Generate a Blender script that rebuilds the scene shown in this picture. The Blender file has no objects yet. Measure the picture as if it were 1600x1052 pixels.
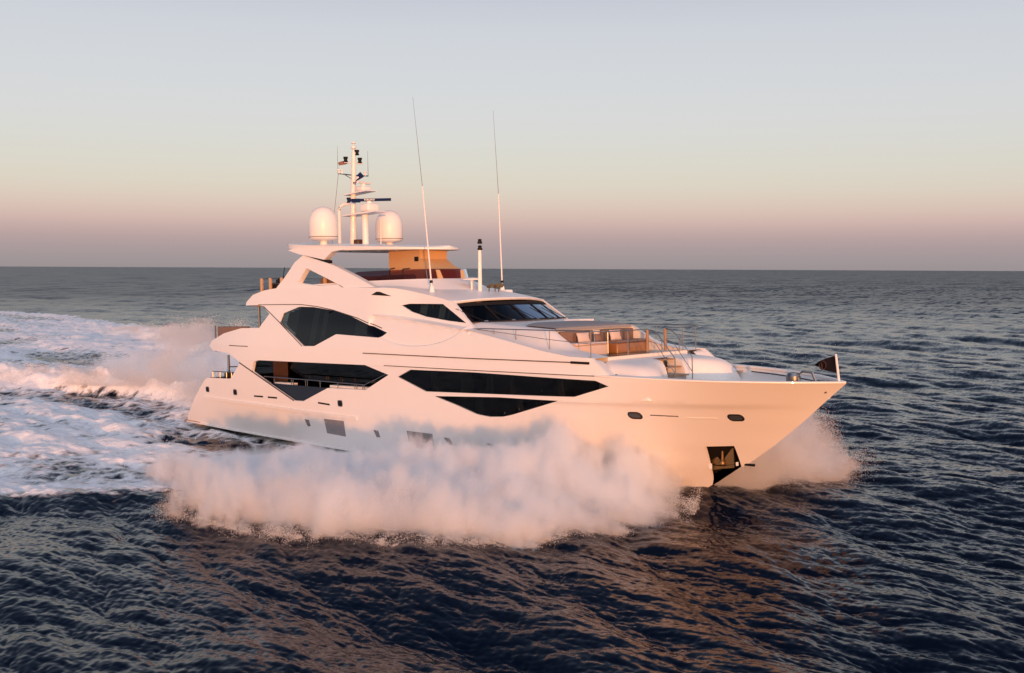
import bpy, bmesh, math, random
import numpy as np
from mathutils import Vector, Matrix, geometry
random.seed(7); rng = np.random.default_rng(11)
R = math.radians
scene = bpy.context.scene
col = scene.collection

# ---------------------------------------------------------------- camera
CAM_LOC = Vector((55.939001, -36.302410, 8.900000))
CAM_FWD = Vector((-0.683226, 0.727562, -0.062094)); CAM_RIGHT = Vector((0.728770, 0.684744, 0.004494)); CAM_UP = Vector((-0.045788, 0.042181, 0.998060))
cam_data = bpy.data.cameras.new('camera'); cam = bpy.data.objects.new('camera', cam_data); col.objects.link(cam)
cam_data.sensor_width = 36.; cam_data.lens = 36. * 1704. / 1600.
cam_data.clip_start = .5; cam_data.clip_end = 200000.
m = Matrix((CAM_RIGHT, CAM_UP, -CAM_FWD)).transposed().to_4x4(); m.translation = CAM_LOC
cam.matrix_world = m
scene.camera = cam

# ---------------------------------------------------------------- light
SUN_AZ, SUN_EL = R(-38.), R(2.6)         # azimuth from the bow axis, counter-clockwise
sun_dir = Vector((math.cos(SUN_AZ) * math.cos(SUN_EL), math.sin(SUN_AZ) * math.cos(SUN_EL), math.sin(SUN_EL)))
sun_data = bpy.data.lights.new('sun', 'SUN'); sun_data.energy = 3.3; sun_data.angle = R(.55); sun_data.color = (1., .35, .085)
sun = bpy.data.objects.new('sun', sun_data); col.objects.link(sun)
sun.rotation_euler = sun_dir.to_track_quat('Z', 'Y').to_euler(); sun.location = sun_dir * 300

def lin(c):
    c = [v / 255. for v in c[:3]]
    return [v / 12.92 if v <= .04045 else ((v + .055) / 1.055) ** 2.4 for v in c] + [1.]

world = bpy.data.worlds.new('World'); scene.world = world; world.use_nodes = True
nt = world.node_tree; nt.nodes.clear()
W = nt.nodes.new; wl = nt.links.new
out = W('ShaderNodeOutputWorld'); bg = W('ShaderNodeBackground'); bg.inputs['Strength'].default_value = .05
sky = W('ShaderNodeTexSky'); sky.sky_type = 'NISHITA'; sky.sun_disc = False; sky.sun_elevation = SUN_EL; sky.sun_rotation = math.pi / 2 - SUN_AZ
wl(sky.outputs[0], bg.inputs['Color'])
bg2 = W('ShaderNodeBackground'); bg2.inputs['Strength'].default_value = .94
tc = W('ShaderNodeTexCoord'); sep = W('ShaderNodeSeparateXYZ'); wl(tc.outputs['Generated'], sep.inputs[0])
ramp = W('ShaderNodeValToRGB'); ramp.color_ramp.interpolation = 'B_SPLINE'
wl(sep.outputs['Z'], ramp.inputs[0])
stops = [(0.0, (150.0, 145.1, 151.3)), (0.01, (152.1, 148.3, 156.8)), (0.028, (163.8, 148.7, 162.5)), (0.047, (204.4, 176.5, 178.0)), (0.07, (206.9, 199.9, 193.4)), (0.1, (204.9, 203.7, 201.1)), (0.13, (206.0, 204.5, 211.1)), (0.18, (201.7, 203.9, 211.5)), (0.235, (197.7, 197.9, 210.4)), (0.33, (128, 140, 164)), (0.47, (86, 100, 132)), (0.75, (66, 80, 114)), (1.0, (58, 72, 106))]
el = ramp.color_ramp.elements
el[0].position, el[0].color = stops[0][0], lin(stops[0][1]); el[1].position, el[1].color = stops[-1][0], lin(stops[-1][1])
for p_, c_ in stops[1:-1]:
    e_ = el.new(p_); e_.color = lin(c_)
# brighter, warmer sky on the sun's side, behind the camera
dotn = W('ShaderNodeVectorMath'); dotn.operation = 'DOT_PRODUCT'; wl(tc.outputs['Generated'], dotn.inputs[0]); dotn.inputs[1].default_value = (math.cos(SUN_AZ), math.sin(SUN_AZ), .15)
glow = W('ShaderNodeMapRange'); glow.interpolation_type = 'SMOOTHSTEP'; wl(dotn.outputs['Value'], glow.inputs['Value']); glow.inputs['From Min'].default_value = -.05; glow.inputs['From Max'].default_value = 1.
mixg = W('ShaderNodeMix'); mixg.data_type = 'RGBA'; mixg.blend_type = 'ADD'; wl(glow.outputs[0], mixg.inputs['Factor']); wl(ramp.outputs[0], mixg.inputs['A']); gz = W('ShaderNodeMapRange'); wl(sep.outputs['Z'], gz.inputs['Value']); gz.inputs['From Min'].default_value = .12; gz.inputs['From Max'].default_value = .45; gz.interpolation_type = 'SMOOTHSTEP'
gc = W('ShaderNodeMix'); gc.data_type = 'RGBA'; wl(gz.outputs[0], gc.inputs['Factor']); gc.inputs['A'].default_value = (.95, .55, .36, 1.); gc.inputs['B'].default_value = (1.0, 1.0, 1.08, 1.); wl(gc.outputs['Result'], mixg.inputs['B'])
wl(mixg.outputs['Result'], bg2.inputs['Color'])
add = W('ShaderNodeAddShader'); wl(bg.outputs[0], add.inputs[0]); wl(bg2.outputs[0], add.inputs[1]); wl(add.outputs[0], out.inputs['Surface'])

scene.view_settings.view_transform = 'Standard'; scene.view_settings.look = 'None'; scene.view_settings.exposure = 0.; scene.view_settings.gamma = 1.
scene.render.engine = 'CYCLES'
scene.cycles.max_bounces = 18; scene.cycles.diffuse_bounces = 8; scene.cycles.glossy_bounces = 4; scene.cycles.volume_bounces = 16; scene.cycles.volume_step_rate = .22; scene.cycles.volume_max_steps = 256; scene.cycles.transparent_max_bounces = 24
scene.cycles.caustics_reflective = False; scene.cycles.caustics_refractive = False
scene.cycles.use_denoising = True

TRIM = R(2.0); PIV = Vector((12., 0., 0.))          # the running trim of the yacht: bow up
def b2w(p):
    p = Vector(p) - PIV; c, s = math.cos(TRIM), math.sin(TRIM)
    return Vector((p.x * c - p.z * s, p.y, p.x * s + p.z * c)) + PIV

# ---------------------------------------------------------------- materials
def mat(name, base, rough=.5, metal=0., coat=0., spec=.5, noise=0., nscale=3., bump=0., bscale=20.):
    m = bpy.data.materials.new(name); m.use_nodes = True
    n = m.node_tree.nodes; l = m.node_tree.links; b = n['Principled BSDF']
    b.inputs['Roughness'].default_value = rough; b.inputs['Metallic'].default_value = metal
    b.inputs['Coat Weight'].default_value = coat; b.inputs['Specular IOR Level'].default_value = spec
    tcn = n.new('ShaderNodeTexCoord')
    nz = n.new('ShaderNodeTexNoise'); nz.inputs['Scale'].default_value = nscale; nz.inputs['Detail'].default_value = 4
    l.new(tcn.outputs['Object'], nz.inputs['Vector'])
    mx = n.new('ShaderNodeMix'); mx.data_type = 'RGBA'
    c = list(base) + [1.]
    mx.inputs['A'].default_value = [v * (1 - noise) for v in base] + [1.]; mx.inputs['B'].default_value = [min(1, v * (1 + noise)) for v in base] + [1.]
    l.new(nz.outputs['Fac'], mx.inputs['Factor']); l.new(mx.outputs['Result'], b.inputs['Base Color'])
    if bump:
        n2 = n.new('ShaderNodeTexNoise'); n2.inputs['Scale'].default_value = bscale; n2.inputs['Detail'].default_value = 3
        l.new(tcn.outputs['Object'], n2.inputs['Vector'])
        bp = n.new('ShaderNodeBump'); bp.inputs['Strength'].default_value = bump; bp.inputs['Distance'].default_value = .01
        l.new(n2.outputs['Fac'], bp.inputs['Height']); l.new(bp.outputs['Normal'], b.inputs['Normal'])
    return m

def glass_mat(name, tint, refl=.5):
    """smoked glazing: a tinted see-through sheet with a mirror coat"""
    m = bpy.data.materials.new(name); m.use_nodes = True
    n = m.node_tree.nodes; l = m.node_tree.links; n.clear()
    o = n.new('ShaderNodeOutputMaterial'); t = n.new('ShaderNodeBsdfTransparent'); g = n.new('ShaderNodeBsdfGlossy'); mx = n.new('ShaderNodeMixShader')
    fr = n.new('ShaderNodeFresnel'); fr.inputs['IOR'].default_value = 1.0 + refl
    t.inputs['Color'].default_value = list(tint) + [1.]; g.inputs['Roughness'].default_value = .03; g.inputs['Color'].default_value = (.9, .9, .9, 1)
    l.new(fr.outputs[0], mx.inputs[0]); l.new(t.outputs[0], mx.inputs[1]); l.new(g.outputs[0], mx.inputs[2]); l.new(mx.outputs[0], o.inputs[0])
    return m

M = {
    'white': mat('white_gelcoat', (.80, .78, .76), .38, coat=.08, noise=.02, nscale=.6, bump=.02, bscale=1.5),
    'white_matt': mat('white_deck', (.74, .73, .72), .55, noise=.03, bump=.05, bscale=60),
    'black': mat('black_trim', (.010, .009, .010), .6, spec=.2, noise=.1),
    'seam': mat('dark_seam', (.05, .04, .04), .6, noise=.1),
    'antifoul': mat('dark_antifoul', (.02, .022, .028), .5, noise=.3, nscale=2),
    'interior': mat('dark_interior', (.022, .020, .020), .9, spec=.1, noise=.5, nscale=1.2),
    'curtain': mat('grey_curtain', (.17, .165, .15), .9, noise=.3, nscale=5),
    'wood': mat('warm_wood', (.075, .032, .012), .4, noise=.3, nscale=4),
    'varnish': mat('varnished_wood', (.30, .13, .045), .25, coat=.3, noise=.25, nscale=4),
    'teak_pale': mat('sunlit_teak', (.50, .33, .20), .6, noise=.15, nscale=8),  # lit copy of the teak: low orange sun put into the post colour
    'slate': mat('grey_port_glass', (.05, .06, .075), .2, noise=.1),
    'tan': mat('tan_lining', (.56, .36, .18), .7, noise=.06),  # warm glow of the low sun put into the pillar's colour
    'teak': mat('teak', (.34, .20, .11), .6, noise=.2, nscale=8),
    'steel': mat('polished_steel', (.30, .285, .28), .33, metal=1., noise=.05),
    'brown': mat('brown_cushion', (.20, .125, .095), .85, noise=.12, nscale=6, bump=.15, bscale=30),
    'cream': mat('cream_cushion', (.62, .50, .44), .8, noise=.06, nscale=6, bump=.1, bscale=30),
    'grey': mat('grey_cover', (.27, .26, .27), .85, noise=.1, nscale=5, bump=.1, bscale=30),
    'blue': mat('dark_blue_paint', (.010, .022, .075), .85, spec=.1, noise=.1),
    'letter': mat('white_lettering', (.8, .8, .8), .5, noise=.02),
    'infill': mat('blue_black_glass', (.008, .010, .018), .15, noise=.1),
    'navy': mat('navy_flag', (.015, .022, .09), .95, spec=.1, noise=.2),
    'dark_cloth': mat('black_flag', (.009, .008, .011), .95, spec=.1, noise=.2),
    'emblem': mat('faded_emblem', (.06, .03, .03), .9, spec=.1, noise=.3),
    'red_cloth': mat('faded_red_flag', (.26, .13, .11), .9, spec=.1, noise=.6, nscale=9),
    'mesh': mat('grey_mesh', (.24, .22, .225), .8, noise=.75, nscale=34, bump=.3, bscale=40),
    'bronze': mat('bronze_anchor', (.22, .14, .06), .35, metal=.8, noise=.2),
    'smoked': glass_mat('smoked_glass', (.30, .33, .31), .38),
    'smoked_dark': glass_mat('dark_smoked_glass', (.20, .205, .20), .28),
    'windscreen': glass_mat('windscreen_glass', (.14, .15, .17), .085),
    'purple': glass_mat('purple_tinted_glass', (.36, .19, .24), .16),
}

# ---------------------------------------------------------------- mesh helpers
TWIN = {}
def link_mesh(name, V, F, material, parent=None, sharp=32., smooth=True):
    me = bpy.data.meshes.new(name)
    me.from_pydata([tuple(v) for v in V], [], [tuple(f) for f in F]); me.update()
    if smooth:
        me.shade_smooth(); me.set_sharp_from_angle(angle=R(sharp))
    me.materials.append(material)
    o = bpy.data.objects.new(name, me); col.objects.link(o)
    if parent: o.parent = parent
    return o

class MB:
    """collects boxes, tubes, prisms and lathes into one mesh"""
    def __init__(s): s.V = []; s.F = []; s.twin = False
    def add(s, V, F):
        k = len(s.V); s.V += [tuple(map(float, v)) for v in V]; s.F += [tuple(i + k for i in f) for f in F]; return s
    def box(s, a, b):
        (x0, y0, z0), (x1, y1, z1) = a, b
        V = [(x0, y0, z0), (x1, y0, z0), (x1, y1, z0), (x0, y1, z0), (x0, y0, z1), (x1, y0, z1), (x1, y1, z1), (x0, y1, z1)]
        return s.add(V, [(0, 3, 2, 1), (4, 5, 6, 7), (0, 1, 5, 4), (1, 2, 6, 5), (2, 3, 7, 6), (3, 0, 4, 7)])
    def rbox(s, a, b, r=.05):
        """box with bevelled edges (two-step chamfer)"""
        bm = bmesh.new(); bmesh.ops.create_cube(bm, size=1.)
        c = [(a[i] + b[i]) / 2 for i in range(3)]; d = [b[i] - a[i] for i in range(3)]
        for v in bm.verts: v.co = Vector([c[i] + v.co[i] * d[i] for i in range(3)])
        bmesh.ops.bevel(bm, geom=bm.edges[:], offset=min(r, min(abs(q) for q in d) * .45), segments=3, profile=.5, affect='EDGES')
        bm.verts.index_update(); s.add([v.co for v in bm.verts], [[v.index for v in f.verts] for f in bm.faces]); bm.free(); return s
    def tube(s, path, r, n=8, r1=None):
        P = [Vector(p) for p in path]; rings = []; V = []; F = []
        up = Vector((.13, .21, .97)).normalized()
        for i, p in enumerate(P):
            d = (P[min(i + 1, len(P) - 1)] - P[max(i - 1, 0)]).normalized()
            a = d.cross(up)
            if a.length < .1: a = d.cross(Vector((1, .2, 0)))
            a.normalize(); b = d.cross(a); rr = r if r1 is None else r + (r1 - r) * i / (len(P) - 1)
            V += [p + (a * math.cos(2 * math.pi * k / n) + b * math.sin(2 * math.pi * k / n)) * rr for k in range(n)]
        for i in range(len(P) - 1):
            for k in range(n):
                F.append((i * n + k, i * n + (k + 1) % n, (i + 1) * n + (k + 1) % n, (i + 1) * n + k))
        F.append(tuple(range(n - 1, -1, -1))); F.append(tuple((len(P) - 1) * n + k for k in range(n)))
        return s.add(V, F)
    def lathe(s, base, prof, n=28):
        V = []; F = []; m_ = len(prof)
        for r, z in prof:
            V += [(base[0] + r * math.cos(2 * math.pi * k / n), base[1] + r * math.sin(2 * math.pi * k / n), base[2] + z) for k in range(n)]
        for i in range(m_ - 1):
            for k in range(n): F.append((i * n + k, i * n + (k + 1) % n, (i + 1) * n + (k + 1) % n, (i + 1) * n + k))
        F.append(tuple(range(n - 1, -1, -1))); F.append(tuple((m_ - 1) * n + k for k in range(n)))
        return s.add(V, F)
    def grid(s, G, closed=False):
        """G: rows of equal-length lists of points"""
        nr, nc = len(G), len(G[0]); V = [p for row in G for p in row]; F = []
        for i in range(nr - 1):
            for j in range(nc - (0 if closed else 1)):
                F.append((i * nc + j, i * nc + (j + 1) % nc, (i + 1) * nc + (j + 1) % nc, (i + 1) * nc + j))
        return s.add(V, F)
    def prism(s, poly, y0, y1):
        """polygon in (x, z), extruded from y0 to y1"""
        n = len(poly); V = [(x, y0, z) for x, z in poly] + [(x, y1, z) for x, z in poly]
        F = [(i, (i + 1) % n, n + (i + 1) % n, n + i) for i in range(n)]
        tris = geometry.tessellate_polygon([[Vector((x, z, 0)) for x, z in poly]])
        return s.add(V, F + [tuple(t) for t in tris] + [tuple(n + i for i in t[::-1]) for t in tris])
    def joined(s):
        """both sides in one mesh"""
        k = len(s.V); s.V += [(x, -y, z) for x, y, z in s.V]; s.F += [tuple(i + k for i in f[::-1]) for f in s.F]; s.twin = False; return s
    def mirrored(s):
        """a second piece on the port side"""
        s.twin = True; return s
    def build(s, name, material, parent=None, sharp=32.):
        o = link_mesh(name, s.V, s.F, material, parent, sharp)
        if s.twin:
            t = link_mesh(name, [(x, -y, z) for x, y, z in s.V], [tuple(f[::-1]) for f in s.F], material, TWIN.get(parent.name, parent) if parent else None, sharp); TWIN[o.name] = t
        return o

def inside(poly, pts):
    poly = np.asarray(poly, float); x, y = pts[:, 0], pts[:, 1]; c = np.zeros(len(pts), bool); n = len(poly)
    for i in range(n):
        (x0, y0), (x1, y1) = poly[i], poly[(i + 1) % n]
        if y0 == y1: continue
        k = ((y0 > y) != (y1 > y)) & (x < (x1 - x0) * (y - y0) / (y1 - y0) + x0)
        c ^= k
    return c

def dist_poly(poly, pts):
    poly = np.asarray(poly, float); d = np.full(len(pts), 1e9)
    for i in range(len(poly)):
        a, b = poly[i], poly[(i + 1) % len(poly)]; ab = b - a; L2 = max(ab @ ab, 1e-12)
        t = np.clip(((pts - a) @ ab) / L2, 0, 1); d = np.minimum(d, np.hypot(*(pts - a - t[:, None] * ab).T))
    return d

def densify(poly, h):
    out = []
    for i in range(len(poly)):
        a, b = np.array(poly[i], float), np.array(poly[(i + 1) % len(poly)], float)
        k = max(1, int(np.ceil(np.hypot(*(b - a)) / h)))
        out += [tuple(a + (b - a) * j / k) for j in range(k)]
    return out

def skin(outline, holes, fn, thick, h=.22, off=0., mirror=True, creases=()):
    """a curved shell cut to an outline with openings: the profile polygon laid on the surface y = -fn(x, z)"""
    loops = [densify(outline, h)] + [densify(q, h) for q in holes]
    pts = []; edges = []
    for L in loops:
        k = len(pts); pts += L; edges += [(k + i, k + (i + 1) % len(L)) for i in range(len(L))]
    for L in creases:                                    # lines the mesh must follow (a step or a knuckle in the surface)
        k = len(pts); pts += [tuple(p) for p in L]; edges += [(k + i, k + i + 1) for i in range(len(L) - 1)]
    a = np.array(outline, float); x0, z0 = a.min(0); x1, z1 = a.max(0)
    gx, gz = np.meshgrid(np.arange(x0 + h / 2, x1, h), np.arange(z0 + h / 2, z1, h * .8)); gx = gx + (np.arange(gx.shape[0]) % 2)[:, None] * h / 2
    g = np.stack([gx.ravel(), gz.ravel()], 1)
    keep = inside(outline, g) & (dist_poly(outline, g) > h * .4)
    for q in holes: keep &= ~inside(q, g) & (dist_poly(q, g) > h * .4)
    for L in creases:
        cp = np.array(L, float); keep &= np.min(np.hypot(g[:, None, 0] - cp[None, :, 0], g[:, None, 1] - cp[None, :, 1]), axis=1) > h * .45
    pts += [tuple(p) for p in g[keep]]
    vo, eo, fo, *_ = geometry.delaunay_2d_cdt([Vector(p) for p in pts], edges, [], 0, 1e-6)
    V2 = np.array([tuple(v) for v in vo]); T = np.array([f for f in fo if len(f) == 3])
    cen = V2[T].mean(1); ok = inside(outline, cen)
    for q in holes: ok &= ~inside(q, cen)
    T = T[ok]
    e1 = V2[T[:, 1]] - V2[T[:, 0]]; e2 = V2[T[:, 2]] - V2[T[:, 0]]; cr = e1[:, 0] * e2[:, 1] - e1[:, 1] * e2[:, 0]
    T[cr < 0] = T[cr < 0][:, ::-1]                      # outward (-y) facing
    Y = np.maximum(fn(V2[:, 0], V2[:, 1]) + off, 0.); n = len(V2)
    outer = np.stack([V2[:, 0], -Y, V2[:, 1]], 1)
    mb = MB(); mb.add(outer, T.tolist())
    if thick:
        inner = outer.copy(); inner[:, 1] = np.minimum(-Y + thick, np.maximum(-Y, 0.)); mb.add(inner, T[:, ::-1].tolist())
        cnt = {}
        for t in T.tolist():
            for i in range(3):
                e = (t[i], t[(i + 1) % 3]); cnt[e] = 1
        rim = [e for e in cnt if (e[1], e[0]) not in cnt]
        ids = {}; RV = []; RF = []
        for p, q in rim:
            for v in (p, q):
                if v not in ids: ids[v] = len(RV); RV += [outer[v], inner[v]]
            i, j = ids[p], ids[q]; RF.append((j, i, i + 1, j + 1))
        mb.add(RV, RF)
    mb.twin = mirror
    return mb

def thing(name, label, cat, loc=(0, 0, 0)):
    o = bpy.data.objects.new(name, None); col.objects.link(o); o.empty_display_size = .5
    o.location = b2w(loc); o.rotation_euler = (0, -TRIM, 0); o['label'] = label; o['category'] = cat
    return o

def aboard(mb, name, material, base, label, cat, group=None, kind=None, sharp=32.):
    """a thing of its own standing on the yacht: its origin at its base, tilted with the deck"""
    mb.V = [(x - base[0], y - base[1], z - base[2]) for x, y, z in mb.V]
    o = mb.build(name, material, None, sharp)
    o.location = b2w(base); o.rotation_euler = (0, -TRIM, 0); o['label'] = label; o['category'] = cat
    if group: o['group'] = group
    return o

# ---------------------------------------------------------------- yacht surfaces (boat frame: x forward, y to port, z up, metres)
def sstep(t):
    t = np.clip(t, 0., 1.)
    return t * t * (3 - 2 * t)

def x_stem(z):
    return np.interp(z, [-2.2, -.67, .64, 1.52, 2.46, 3.29, 3.99, 4.5], [28.2, 32.0, 34.2, 35.45, 36.62, 37.55, 38.36, 38.95])

def z_knuckle(x):
    return np.interp(x, [25., 28.4, 32.8, 36.65, 38.], [3.05, 3.07, 3.12, 3.0, 2.95])

def y_hull(x, z):
    """half breadth of the hull side"""
    B = np.interp(z, [-.7, .3, 1.8, 3.1, 4.25], [3.45, 3.68, 3.9, 3.99, 4.06])
    L = np.interp(z, [-.7, 0., 1.5, 3.05, 3.15, 4.1], [24., 22., 17.5, 13.8, 13.4, 12.])
    p = np.interp(z, [-.7, 0., 4.1], [2.2, 2.4, 3.2])
    t = np.clip((x_stem(z) - x) / L, 0., 1.)
    taper = 1 - .07 * np.clip((8. - x) / 8., 0., 1.4) ** 2
    B = B + .05 * np.clip((z - z_knuckle(x)) / .05, 0., 1.) * np.clip((x - 25.) / 4., 0., 1.)
    return B * taper * (1 - (1 - t) ** p)

def z_gunwale(x):
    return np.interp(x, [0., 28., 30.7, 33., 35.5, 37.3, 38.4], [4.23, 4.23, 4.21, 4.14, 4.07, 4.02, 3.99])

def z_ledge(x):
    """top edge of the side skin beside the wheelhouse and the foredeck"""
    return np.interp(x, [15.5, 18., 20., 22.6, 27.1, 30.05, 31.], [6.62, 6.42, 6.2, 5.92, 5.2, 4.83, 4.6])

def y_out(x, z):
    """half breadth of the house side above the gunwale, before the wheelhouse steps in"""
    T = np.interp(z, [3.5, 4.23, 5., 6., 7., 8., 9., 10.5], [4.06, 4.05, 3.98, 3.76, 3.46, 3.22, 2.98, 2.66])
    t = np.clip((38.4 - x) / 12., 0., 1.)
    taper = 1 - .10 * np.clip((7.5 - x) / 5., 0., 1.4) ** 2
    return T * taper * (1 - (1 - t) ** 3.2)

def y_house(x, z):
    w = .42 * sstep((x - 16.) / 3.5)
    y = y_out(x, z) - w * sstep((z - z_ledge(x)) / .10)
    r = np.sqrt(((x - 19.6) / 3.3) ** 2 + ((z - 6.35) / 1.22) ** 2)     # the shallow scoop under the wheelhouse window
    y = y - .13 * sstep((1 - r) / .05) * sstep((z_ledge(x) + .02 - z) / .04)
    return y

def y_arch(x, z):
    return np.interp(z, [7., 8., 9., 9.7, 10.5], [3.30, 3.06, 2.82, 2.70, 2.6]) + 0 * x

# outlines on the yacht's side in the boat frame: (x forward, z up), metres
P = {
    'saloon_opening': [(7.209, 4.12), (8.409, 4.418), (9.207, 4.421), (15.745, 4.321), (16.078, 4.316), (18.055, 3.828), (16.313, 3.058), (13.426, 3.023), (11.34, 2.271), (10.528, 2.261), (6.985, 3.623)],
    'hull_window': [(18.67, 3.762), (19.579, 4.117), (23.596, 4.132), (30.107, 4.028), (30.65, 3.822), (28.965, 3.341), (25.016, 3.262), (20.499, 3.175)],
    'lower_window': [(21.022, 3.001), (25.004, 3.141), (28.15, 3.151), (25.571, 2.432), (25.025, 2.319), (24.309, 2.278), (23.592, 2.346), (22.48, 2.656)],
    'hull_aft': [(-0.64, 0.717), (0.691, 1.954), (1.844, 2.884), (2.249, 3.099), (4.806, 3.148), (5.843, 4.03), (6.953, 3.605)],
    'strake': [(1.674, 1.971), (7.105, 1.88), (11.577, 1.735), (15.504, 1.66)],
    'knuckle': [(36.648, 2.977), (34.885, 3.067), (32.806, 3.119), (30.618, 3.107), (28.331, 3.064)],
    'pocket': [(33.081, 1.416), (34.122, 1.471), (33.96, 0.487), (33.18, -0.063), (32.62, -0.374)],
    'port_hole_a': [(30.943, 2.658), (31.492, 2.677), (31.267, 2.814), (31.123, 2.519)],
    'port_hole_b': [(34.467, 2.647), (34.909, 2.65), (34.734, 2.793), (34.606, 2.504)],
    'slot_a': [(31.802, 2.699), (32.801, 2.673)],
    'slot_b': [(33.052, 2.599), (34.093, 2.591)],
    'fairlead': [(2.238, 2.451), (5.173, 2.434), (14.309, 2.316)],
    'fairlead_size': [(2.048, 2.604), (2.463, 2.301)],
    'vents': [(6.994, 2.317), (7.827, 2.324), (8.262, 2.318), (9.091, 2.32), (12.55, 2.254), (13.467, 2.209)],
    'grille_a': [(12.888, 1.477), (14.436, 1.466), (14.444, 0.697), (12.974, 0.763)],
    'grille_b': [(18.972, 1.311), (20.624, 1.28), (20.497, 0.468), (18.944, 0.562)],
    'ports': [(11.492, 1.177), (16.823, 1.013), (21.494, 0.994), (23.854, 0.895)],
    'port_size': [(11.262, 1.325), (11.66, 0.992)],
    'gunline': [(17.786, 4.245), (23.604, 4.213), (27.929, 4.203), (30.797, 4.198)],
    'up_window': [(9.173, 6.194), (9.308, 6.65), (10.566, 6.982), (11.782, 6.957), (13.5, 6.774), (14.99, 6.478), (17.629, 5.739), (17.198, 5.506), (14.007, 5.637), (12.419, 5.044), (11.527, 5.029)],
    'seam_up': [(7.413, 7.024), (9.104, 6.226), (11.421, 5.028)],
    'brow_line': [(6.906, 7.112), (9.002, 7.109), (10.669, 7.094), (12.034, 6.987), (13.388, 6.806), (15.344, 6.432), (17.22, 5.941)],
    'aft_house': [(5.88, 4.031), (4.636, 4.51), (2.612, 4.63), (2.091, 4.847), (2.384, 5.156), (3.823, 5.584), (5.678, 5.879), (7.429, 5.907), (8.087, 6.637), (7.348, 7.041), (6.911, 7.095), (5.641, 7.088), (5.65, 7.259), (6.173, 7.645), (7.184, 7.866), (8.293, 7.963)],
    'slot_up': [(4.631, 4.941), (6.6, 4.929)],
    'wh_window': [(18.093, 6.983), (18.567, 7.05), (20.721, 7.017), (22.436, 6.18), (21.261, 6.275), (19.744, 6.459), (18.777, 6.679)],
    'roof_edge': [(16.897, 7.825), (17.675, 7.764), (18.33, 7.662), (19.051, 7.532), (19.923, 7.388), (20.583, 7.265), (21.318, 7.115)],
    'a_pillar': [(21.318, 7.115), (22.598, 6.235)],
    'small_vent': [(16.126, 7.495), (16.445, 7.64), (16.655, 7.636), (17.445, 7.414), (16.231, 7.433)],
    'track': [(16.211, 4.781), (23.568, 4.709), (28.903, 4.691), (29.795, 4.676)],
    'ledge_outer': [(23.106, 5.868), (25.314, 5.495), (27.325, 5.118), (28.829, 4.912), (30.059, 4.73)],
    'fairing': [(29.876, 4.87), (30.742, 4.203)],
    'emboss': [(26.525, 4.23), (22.029, 4.245)],
    'arch_outer': [(8.06, 7.966), (8.647, 8.503), (9.257, 9.182), (9.351, 9.278), (10.008, 9.616), (12.567, 9.036), (14.327, 8.479), (16.229, 7.822)],
    'arch_hole': [(10.413, 8.946), (11.933, 8.481), (13.343, 8.036), (12.069, 7.983), (9.914, 8.191)],
    'arch_gap': [(10.004, 9.632), (12.16, 9.273), (12.189, 9.113), (10.183, 9.559)],
    'bracket': [(9.291, 9.976), (8.792, 9.915), (9.776, 9.674), (11.944, 9.313), (12.131, 9.434), (12.553, 9.689), (13.462, 9.76)],
    'top_profile': [(8.251, 10.308), (8.361, 10.219), (9.642, 9.896), (12.32, 9.78), (16.263, 9.655), (19.406, 9.517), (19.323, 9.623), (14.352, 9.972), (10.75, 10.189)],
    'pillar_box': [(14.637, 9.706), (14.602, 8.787), (16.905, 9.515), (16.848, 9.209), (17.429, 8.82), (18.054, 8.647)],
    'plate_left': [(32.751, 1.266), (33.322, 0.799), (33.319, 0.621), (32.915, 0.62)],
    'plate_right': [(33.879, 1.392), (33.897, 0.71), (33.442, 0.625), (33.445, 0.863)],
    'plate_low': [(32.927, 0.581), (33.372, 0.586), (33.909, 0.692), (33.907, 0.573), (33.371, 0.494), (32.978, 0.407)],
    'anchor_shank': [(33.42, 1.188), (33.42, 0.676)],
    'tag_left': [(32.845, 0.662), (32.994, 0.676), (33.007, 0.464), (32.866, 0.451)],
    'tag_right': [(33.976, 0.788), (34.077, 0.815), (34.087, 0.676), (33.99, 0.649)],
}

# ---------------------------------------------------------------- the yacht
ya = thing('motor_yacht', 'large white three-deck motor yacht running fast with black angular windows', 'yacht', (0, 0, 0))
def P2(name): return [tuple(p) for p in P[name]]
def z_chine(x): return float(np.interp(x, [-1., 12., 20., 32.], [.47, .10, -.12, -.72]))

# hull: one shell cut round the saloon opening, the hull windows and the anchor pocket
stem = [(float(x_stem(z)), z) for z in np.linspace(3.99, -.67, 22)]
top = [(x, float(z_gunwale(x))) for x in np.linspace(6.05, 38.2, 60)]
chine = [(x, z_chine(x)) for x in np.linspace(31.6, 0., 30)]
ha = P2('hull_aft')
hull_outline = top + stem + chine + [(-.64, .47), ha[0], ha[1], ha[2], ha[3], ha[4], (5.87, 4.02)]
pocket = P2('pocket'); pocket_hole = [pocket[0], pocket[1], (34.02, .50), (34.3, .45), (33.2, -.42), (32.66, -.40)]
windows = ['saloon_opening', 'hull_window', 'lower_window']
kx = np.arange(25., 37.3, .15); cre = [[(x, float(z_knuckle(x)) + d) for x in kx] for d in (0., .05)]
skin(hull_outline, [P2(w) for w in windows] + [pocket_hole], y_hull, .16, .20, creases=cre).joined().build('hull', M['white'], ya)

b = MB()                                                     # bottom planking, chine to keel
rows = []
for x in np.linspace(-.6, 32., 60):
    zc = z_chine(x); zk = zc - 1.15 * min(1., (32.1 - x) / 6.); y = float(y_hull(x, zc)) - .02
    rows.append([(x, -y, zc), (x, -y * .5, (zc + zk) / 2), (x, 0, zk), (x, y * .5, (zc + zk) / 2), (x, y, zc)])
b.grid(rows).build('hull_bottom', M['antifoul'], ya)

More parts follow.
